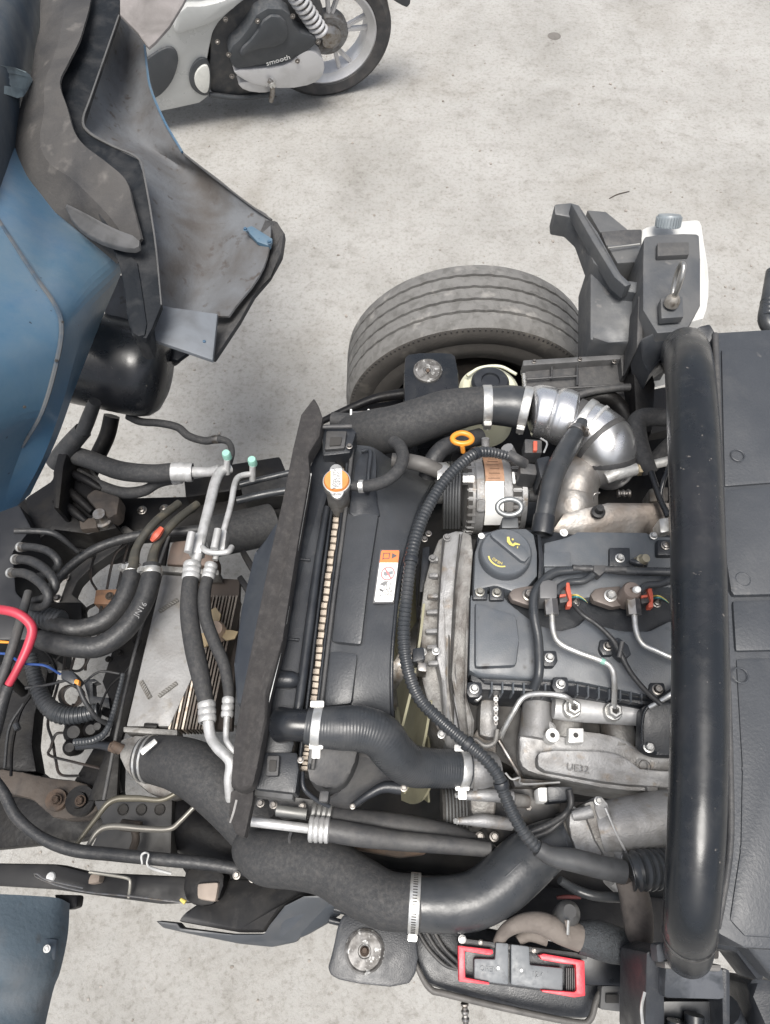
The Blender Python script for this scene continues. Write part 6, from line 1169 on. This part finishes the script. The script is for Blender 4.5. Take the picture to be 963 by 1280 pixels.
hose('bright_stub', [(346, 1013, .8, 7), (384, 1018, .8, 7)], mat('stub_grey', (.3, .3, .29), .5, .5), t, n=12)
for x, y in ((326, 1004), (342, 1006), (378, 1008)): bolt(t, x, y, .79, 5, DARKSTEEL)
hose('wire_handle', [(364, 1040, .8, 2), (362, 1050, .8, 2), (368, 1060, .8, 2), (390, 1060, .8, 2), (397, 1054, .8, 2), (398, 1044, .8, 2)], DPLAST, t, n=6)
o, p = hose('lower_charge_hose', [(312, 1050, .74, 20), (316, 1062, .75, 26), (335, 1072, .76, 32), (370, 1075, .77, 34), (410, 1084, .78, 34), (446, 1106, .79, 35), (480, 1124, .8, 34), (510, 1128, .805, 33), (524, 1128, .805, 33)], RUBG, None, n=30, per=10, wob=.025); tag(o, 'fat matt black hose along the bottom left of the engine up to the worm clamp', 'hose')
o, p = hose('charge_hose_bend', [(510, 1128, .805, 31), (535, 1130, .806, 32), (565, 1130, .808, 33), (596, 1124, .808, 34), (626, 1106, .808, 35), (650, 1084, .808, 35), (672, 1066, .808, 33), (692, 1054, .81, 29), (706, 1048, .81, 26)], RUBS, None, n=32, per=10, wob=.02); tag(o, 'smooth black rubber hose bend rising from the worm clamp to the throttle pipe', 'hose')
cl = band(p, 519, 1128, 13, STEEL, o, .0035, 'clamp', screw=(-.1, -1, -.15), n=40)
kk = p.near(519, 1128)
for k in range(26):
    th = R(-70 + k * 5.6); c_, tq, u_ = p.p[kk], p.t[kk], p.u[kk]; w2 = tq.cross(u_); d_ = u_ * math.cos(th) + w2 * math.sin(th); rot = Matrix((tq, tq.cross(d_), d_)).transposed()
    bm = bmesh.new(); add_box(bm, c_ + d_ * (p.r[kk] + .0037), (.006, .0011, .0006), rot); fin(bm, 'clamp_slot', GROOVE, cl)
for off in (-14, 0, 14):
    hose('hose_rib', [(632 + off * .7, 1096 + off * .8, .843 - abs(off) * .0006, 2.4), (654 + off * .6, 1076 + off * .8, .843 - abs(off) * .0006, 2.4), (680 + off * .4, 1058 + off * .9, .838 - abs(off) * .0006, 2.4)], RUBS, o, n=8)
bt = thing('battery_box', 'black battery box tray at the bottom with moulded stepped walls', 'battery tray', (640, 1210, .7))
prism('tray', [(506, 1160, .7), (560, 1150, .7), (700, 1180, .7), (800, 1200, .69), (800, 1236, .69), (744, 1252, .69), (738, 1275, .69), (660, 1270, .69), (560, 1240, .7), (532, 1230, .7)], .12, BPLAST, bt, .01)
hose('tray_rim', [(502, 1160, .715, 3), (516, 1196, .715, 3), (536, 1234, .715, 4), (560, 1243, .715, 4), (640, 1262, .715, 4), (720, 1278, .715, 4), (738, 1274, .715, 4), (746, 1250, .715, 4), (758, 1236, .715, 4), (800, 1236, .715, 4)], mat('rim_grey', (.1, .095, .09), .6, 0, (.06, .058, .055), 30), bt, n=10, per=8)
for d_ in (0, 10, 20): hose('moulded_step', [(520 + d_, 1160, .712, 2.4), (536 + d_, 1186, .712, 2.4), (556 + d_, 1206, .712, 2.4), (572, 1212 - d_ * .2, .712, 2)], DPLAST, bt, n=8)
prism('side_tab', [(752, 1232, .73), (782, 1232, .73), (784, 1266, .72), (750, 1262, .72)], .02, mat('tab_grey', (.11, .11, .11), .6), bt, .004)
prism('tab_slot', [(758, 1243, .733), (774, 1243, .733), (774, 1254, .73), (758, 1254, .73)], .004, GROOVE, bt, .0005)
prism('corner_block', [(724, 1190, .74), (784, 1196, .74), (782, 1234, .73), (730, 1232, .73)], .06, GLOSS, bt, .006)
hose('drain_spring', [(581, 1254, .7, 5), (583, 1290, .69, 5)], DARKSTEEL, bt, n=12, rib=.009, amp=.3)
fb = thing('fuse_cover', 'grey twin-lid terminal cover held by red clips on the battery tray', 'terminal cover', (650, 1208, .78))
zf = .8
prism('base', [(577, 1178, zf), (732, 1200, zf), (730, 1246, zf - .005), (578, 1226, zf - .005)], .06, BPLAST, fb, .005)
prism('lid', [(620, 1178, zf + .014), (636, 1179, zf + .014), (636, 1231, zf + .01), (593, 1226, zf + .01), (593, 1198, zf + .013), (619, 1199, zf + .013)], .02, BATG, fb, .0025)
prism('lid', [(639, 1180, zf + .014), (662, 1183, zf + .014), (663, 1206, zf + .013), (704, 1210, zf + .012), (704, 1240, zf + .01), (639, 1231, zf + .01)], .02, BATG, fb, .0025)
prism('red_clip', [(573, 1182, zf + .018), (616, 1187, zf + .018), (617, 1192, zf + .018), (612, 1194, zf + .018), (581, 1189, zf + .018), (582, 1222, zf + .015), (612, 1228, zf + .015), (612, 1231, zf + .015), (574, 1227, zf + .015)], .014, REDP, fb, .002)
prism('red_clip', [(674, 1194, zf + .018), (680, 1192, zf + .018), (731, 1201, zf + .018), (732, 1245, zf + .014), (718, 1247, zf + .014), (678, 1240, zf + .014), (678, 1237, zf + .014), (718, 1240, zf + .014), (721, 1238, zf + .014), (720, 1206, zf + .017), (700, 1204, zf + .017), (678, 1200, zf + .018)], .014, REDP, fb, .002)
for a in ((623, 1210), (652, 1213)): lathe('white_spot', [(.002, .0004), (0, .0006)], (*a, zf + .0135), Vector((0, 0, 1)), WHITE, fb, 8)
for s_, x, y in (('OPEN', 611, 1212), ('12V', 672, 1219)): text(s_, x, y, zf + .0133, 6, -6, mat('faint_print', (.2, .21, .22), .6) if s_ == 'OPEN' else bpy.data.materials['faint_print'], fb, d=.0006)
for k in range(5): prism('contact_rib', [(708 + k * 2.4, 1210, zf + .008), (709.4 + k * 2.4, 1210, zf + .008), (709.4 + k * 2.4, 1240, zf + .006), (708 + k * 2.4, 1240, zf + .006)], .01, DPLAST, fb, .0003)
prism('back_strip', [(574, 1172, zf + .006), (735, 1192, zf + .006), (735, 1200, zf + .006), (574, 1180, zf + .006)], .04, DPLAST, fb, .003)
bolt(fb, 578, 1174, zf + .008, 5, STEEL); bolt(fb, 601, 1178, zf + .008, 3, DARKSTEEL); bolt(fb, 668, 1188, zf + .008, 3, DARKSTEEL)
t = thing('wrapped_cable', 'thick tan taped battery cable arching above the terminal cover', 'cable', (690, 1165, .8))
tape = mat('dusty_tape', (.15, .13, .115), .85, 0, (.1, .085, .075), 30, bump=.0008, bsc=200)
hose('cable', [(622, 1180, .8, 7), (632, 1164, .81, 8), (652, 1154, .82, 10), (676, 1154, .83, 13), (700, 1164, .83, 15), (724, 1172, .825, 16)], tape, t, n=16, wob=.1)
hose('cable', [(648, 1176, .8, 6), (662, 1168, .8, 8), (684, 1174, .8, 8)], tape, t, n=14, wob=.1)
braid = mat('braided_sleeve', (.04, .045, .05), .6, 0, (.02, .022, .025), 300, bump=.002, bsc=500)
hose('braided_sleeve', [(722, 1172, .82, 18), (744, 1174, .82, 22), (766, 1180, .815, 22), (790, 1186, .81, 18)], braid, t, n=22)
w = P(709, 1143, .83); lathe('terminal_cap', [(.0, .02), (.008, .02), (.014, .014), (.016, .004), (.016, -.02)], w, Vector((0, .2, 1)), mat('terminal_grey', (.1, .1, .1), .4, .4), t, 24)
hose('terminal_strap', [(711, 1150, .86, 2), (710, 1168, .855, 2)], STEEL, t, n=6); hose('terminal_strap', [(707, 1150, .86, 1.5), (712, 1172, .85, 1.5)], tape, t, n=6)
hose('boot', [(709, 1146, .8, 13), (706, 1166, .81, 14)], DPLAST, t, n=16)
lone('dark_cable', 'dark cable curving under the taped loom by the battery', 'cable', [(700, 1100, .8, 5), (720, 1112, .79, 6), (745, 1120, .79, 6), (780, 1122, .78, 6)], RUBS, n=12)
lone('red_strap', 'faint red cable showing beneath the smooth hose bend', 'cable', [(696, 1122, .74, 2), (710, 1121, .74, 2.5), (726, 1122, .74, 2)], mat('faded_red', (.14, .035, .035), .6), n=8)
t = thing('mudguard', 'black plastic near mudguard with a curved grey lip at the bottom left', 'mudguard', (320, 1140, .6))
prism('lip', [(194, 1151, .66), (222, 1154, .66), (226, 1160, .66), (290, 1168, .66), (330, 1168, .66), (336, 1158, .68), (356, 1132, .7), (380, 1120, .71), (420, 1118, .71), (450, 1128, .71), (452, 1134, .7), (400, 1140, .68), (370, 1178, .66), (340, 1184, .65), (300, 1180, .65), (240, 1168, .65), (204, 1160, .65)], .03, mat('mudguard_grey', (.05, .055, .062), .5, 0, (.07, .072, .076), 18), t, .006)
prism('panel', [(222, 1152, .66), (232, 1140, .66), (250, 1128, .66), (280, 1098, .64), (330, 1100, .64), (420, 1112, .66), (400, 1122, .68), (376, 1122, .69), (352, 1136, .68), (332, 1166, .65), (300, 1166, .65)], .05, mat('panel_black', (.02, .02, .021), .55, 0, (.04, .038, .036), 14, dust=DUST, dmin=.6), t, .006)
prism('side', [(356, 1140, .69), (386, 1126, .7), (432, 1132, .7), (424, 1146, .68), (372, 1176, .66), (344, 1180, .65)], .04, mat('side_slate', (.04, .046, .055), .4, 0, (.055, .06, .068), 14), t, .008, 1)
for a in ((418, 1136), (412, 1150)): hose('stepped_rib', [(a[0], a[1], .7, 4), (a[0] + 26, a[1] + 6, .7, 4)], BPLAST, t, n=8)
hose('yellow_tip', [(226, 1124, .7, 2), (232, 1128, .7, 3)], YEL, t, n=8)
t = thing('lower_links', 'small clips and fixings in the gap below the fat lower hose', 'fixing', (350, 1100, .6))
for x, y in ((296, 1094), (316, 1098), (374, 1100), (398, 1104)): bolt(t, x, y, .7, 5, DARKSTEEL)
prism('tab', [(366, 1096, .7), (380, 1098, .7), (379, 1112, .7), (366, 1110, .7)], .01, CONC, t, .002)
prism('tab', [(392, 1100, .7), (418, 1104, .7), (416, 1118, .7), (394, 1112, .7)], .01, BROWN, t, .002)
# tidy: nuts built from a bare path take a radius of 10 mm; hex nuts follow their own size
for o in bpy.data.objects:
    if o.type == 'MESH' and o.name.startswith('oil_spot'): o.data.name = 'oil_spot'
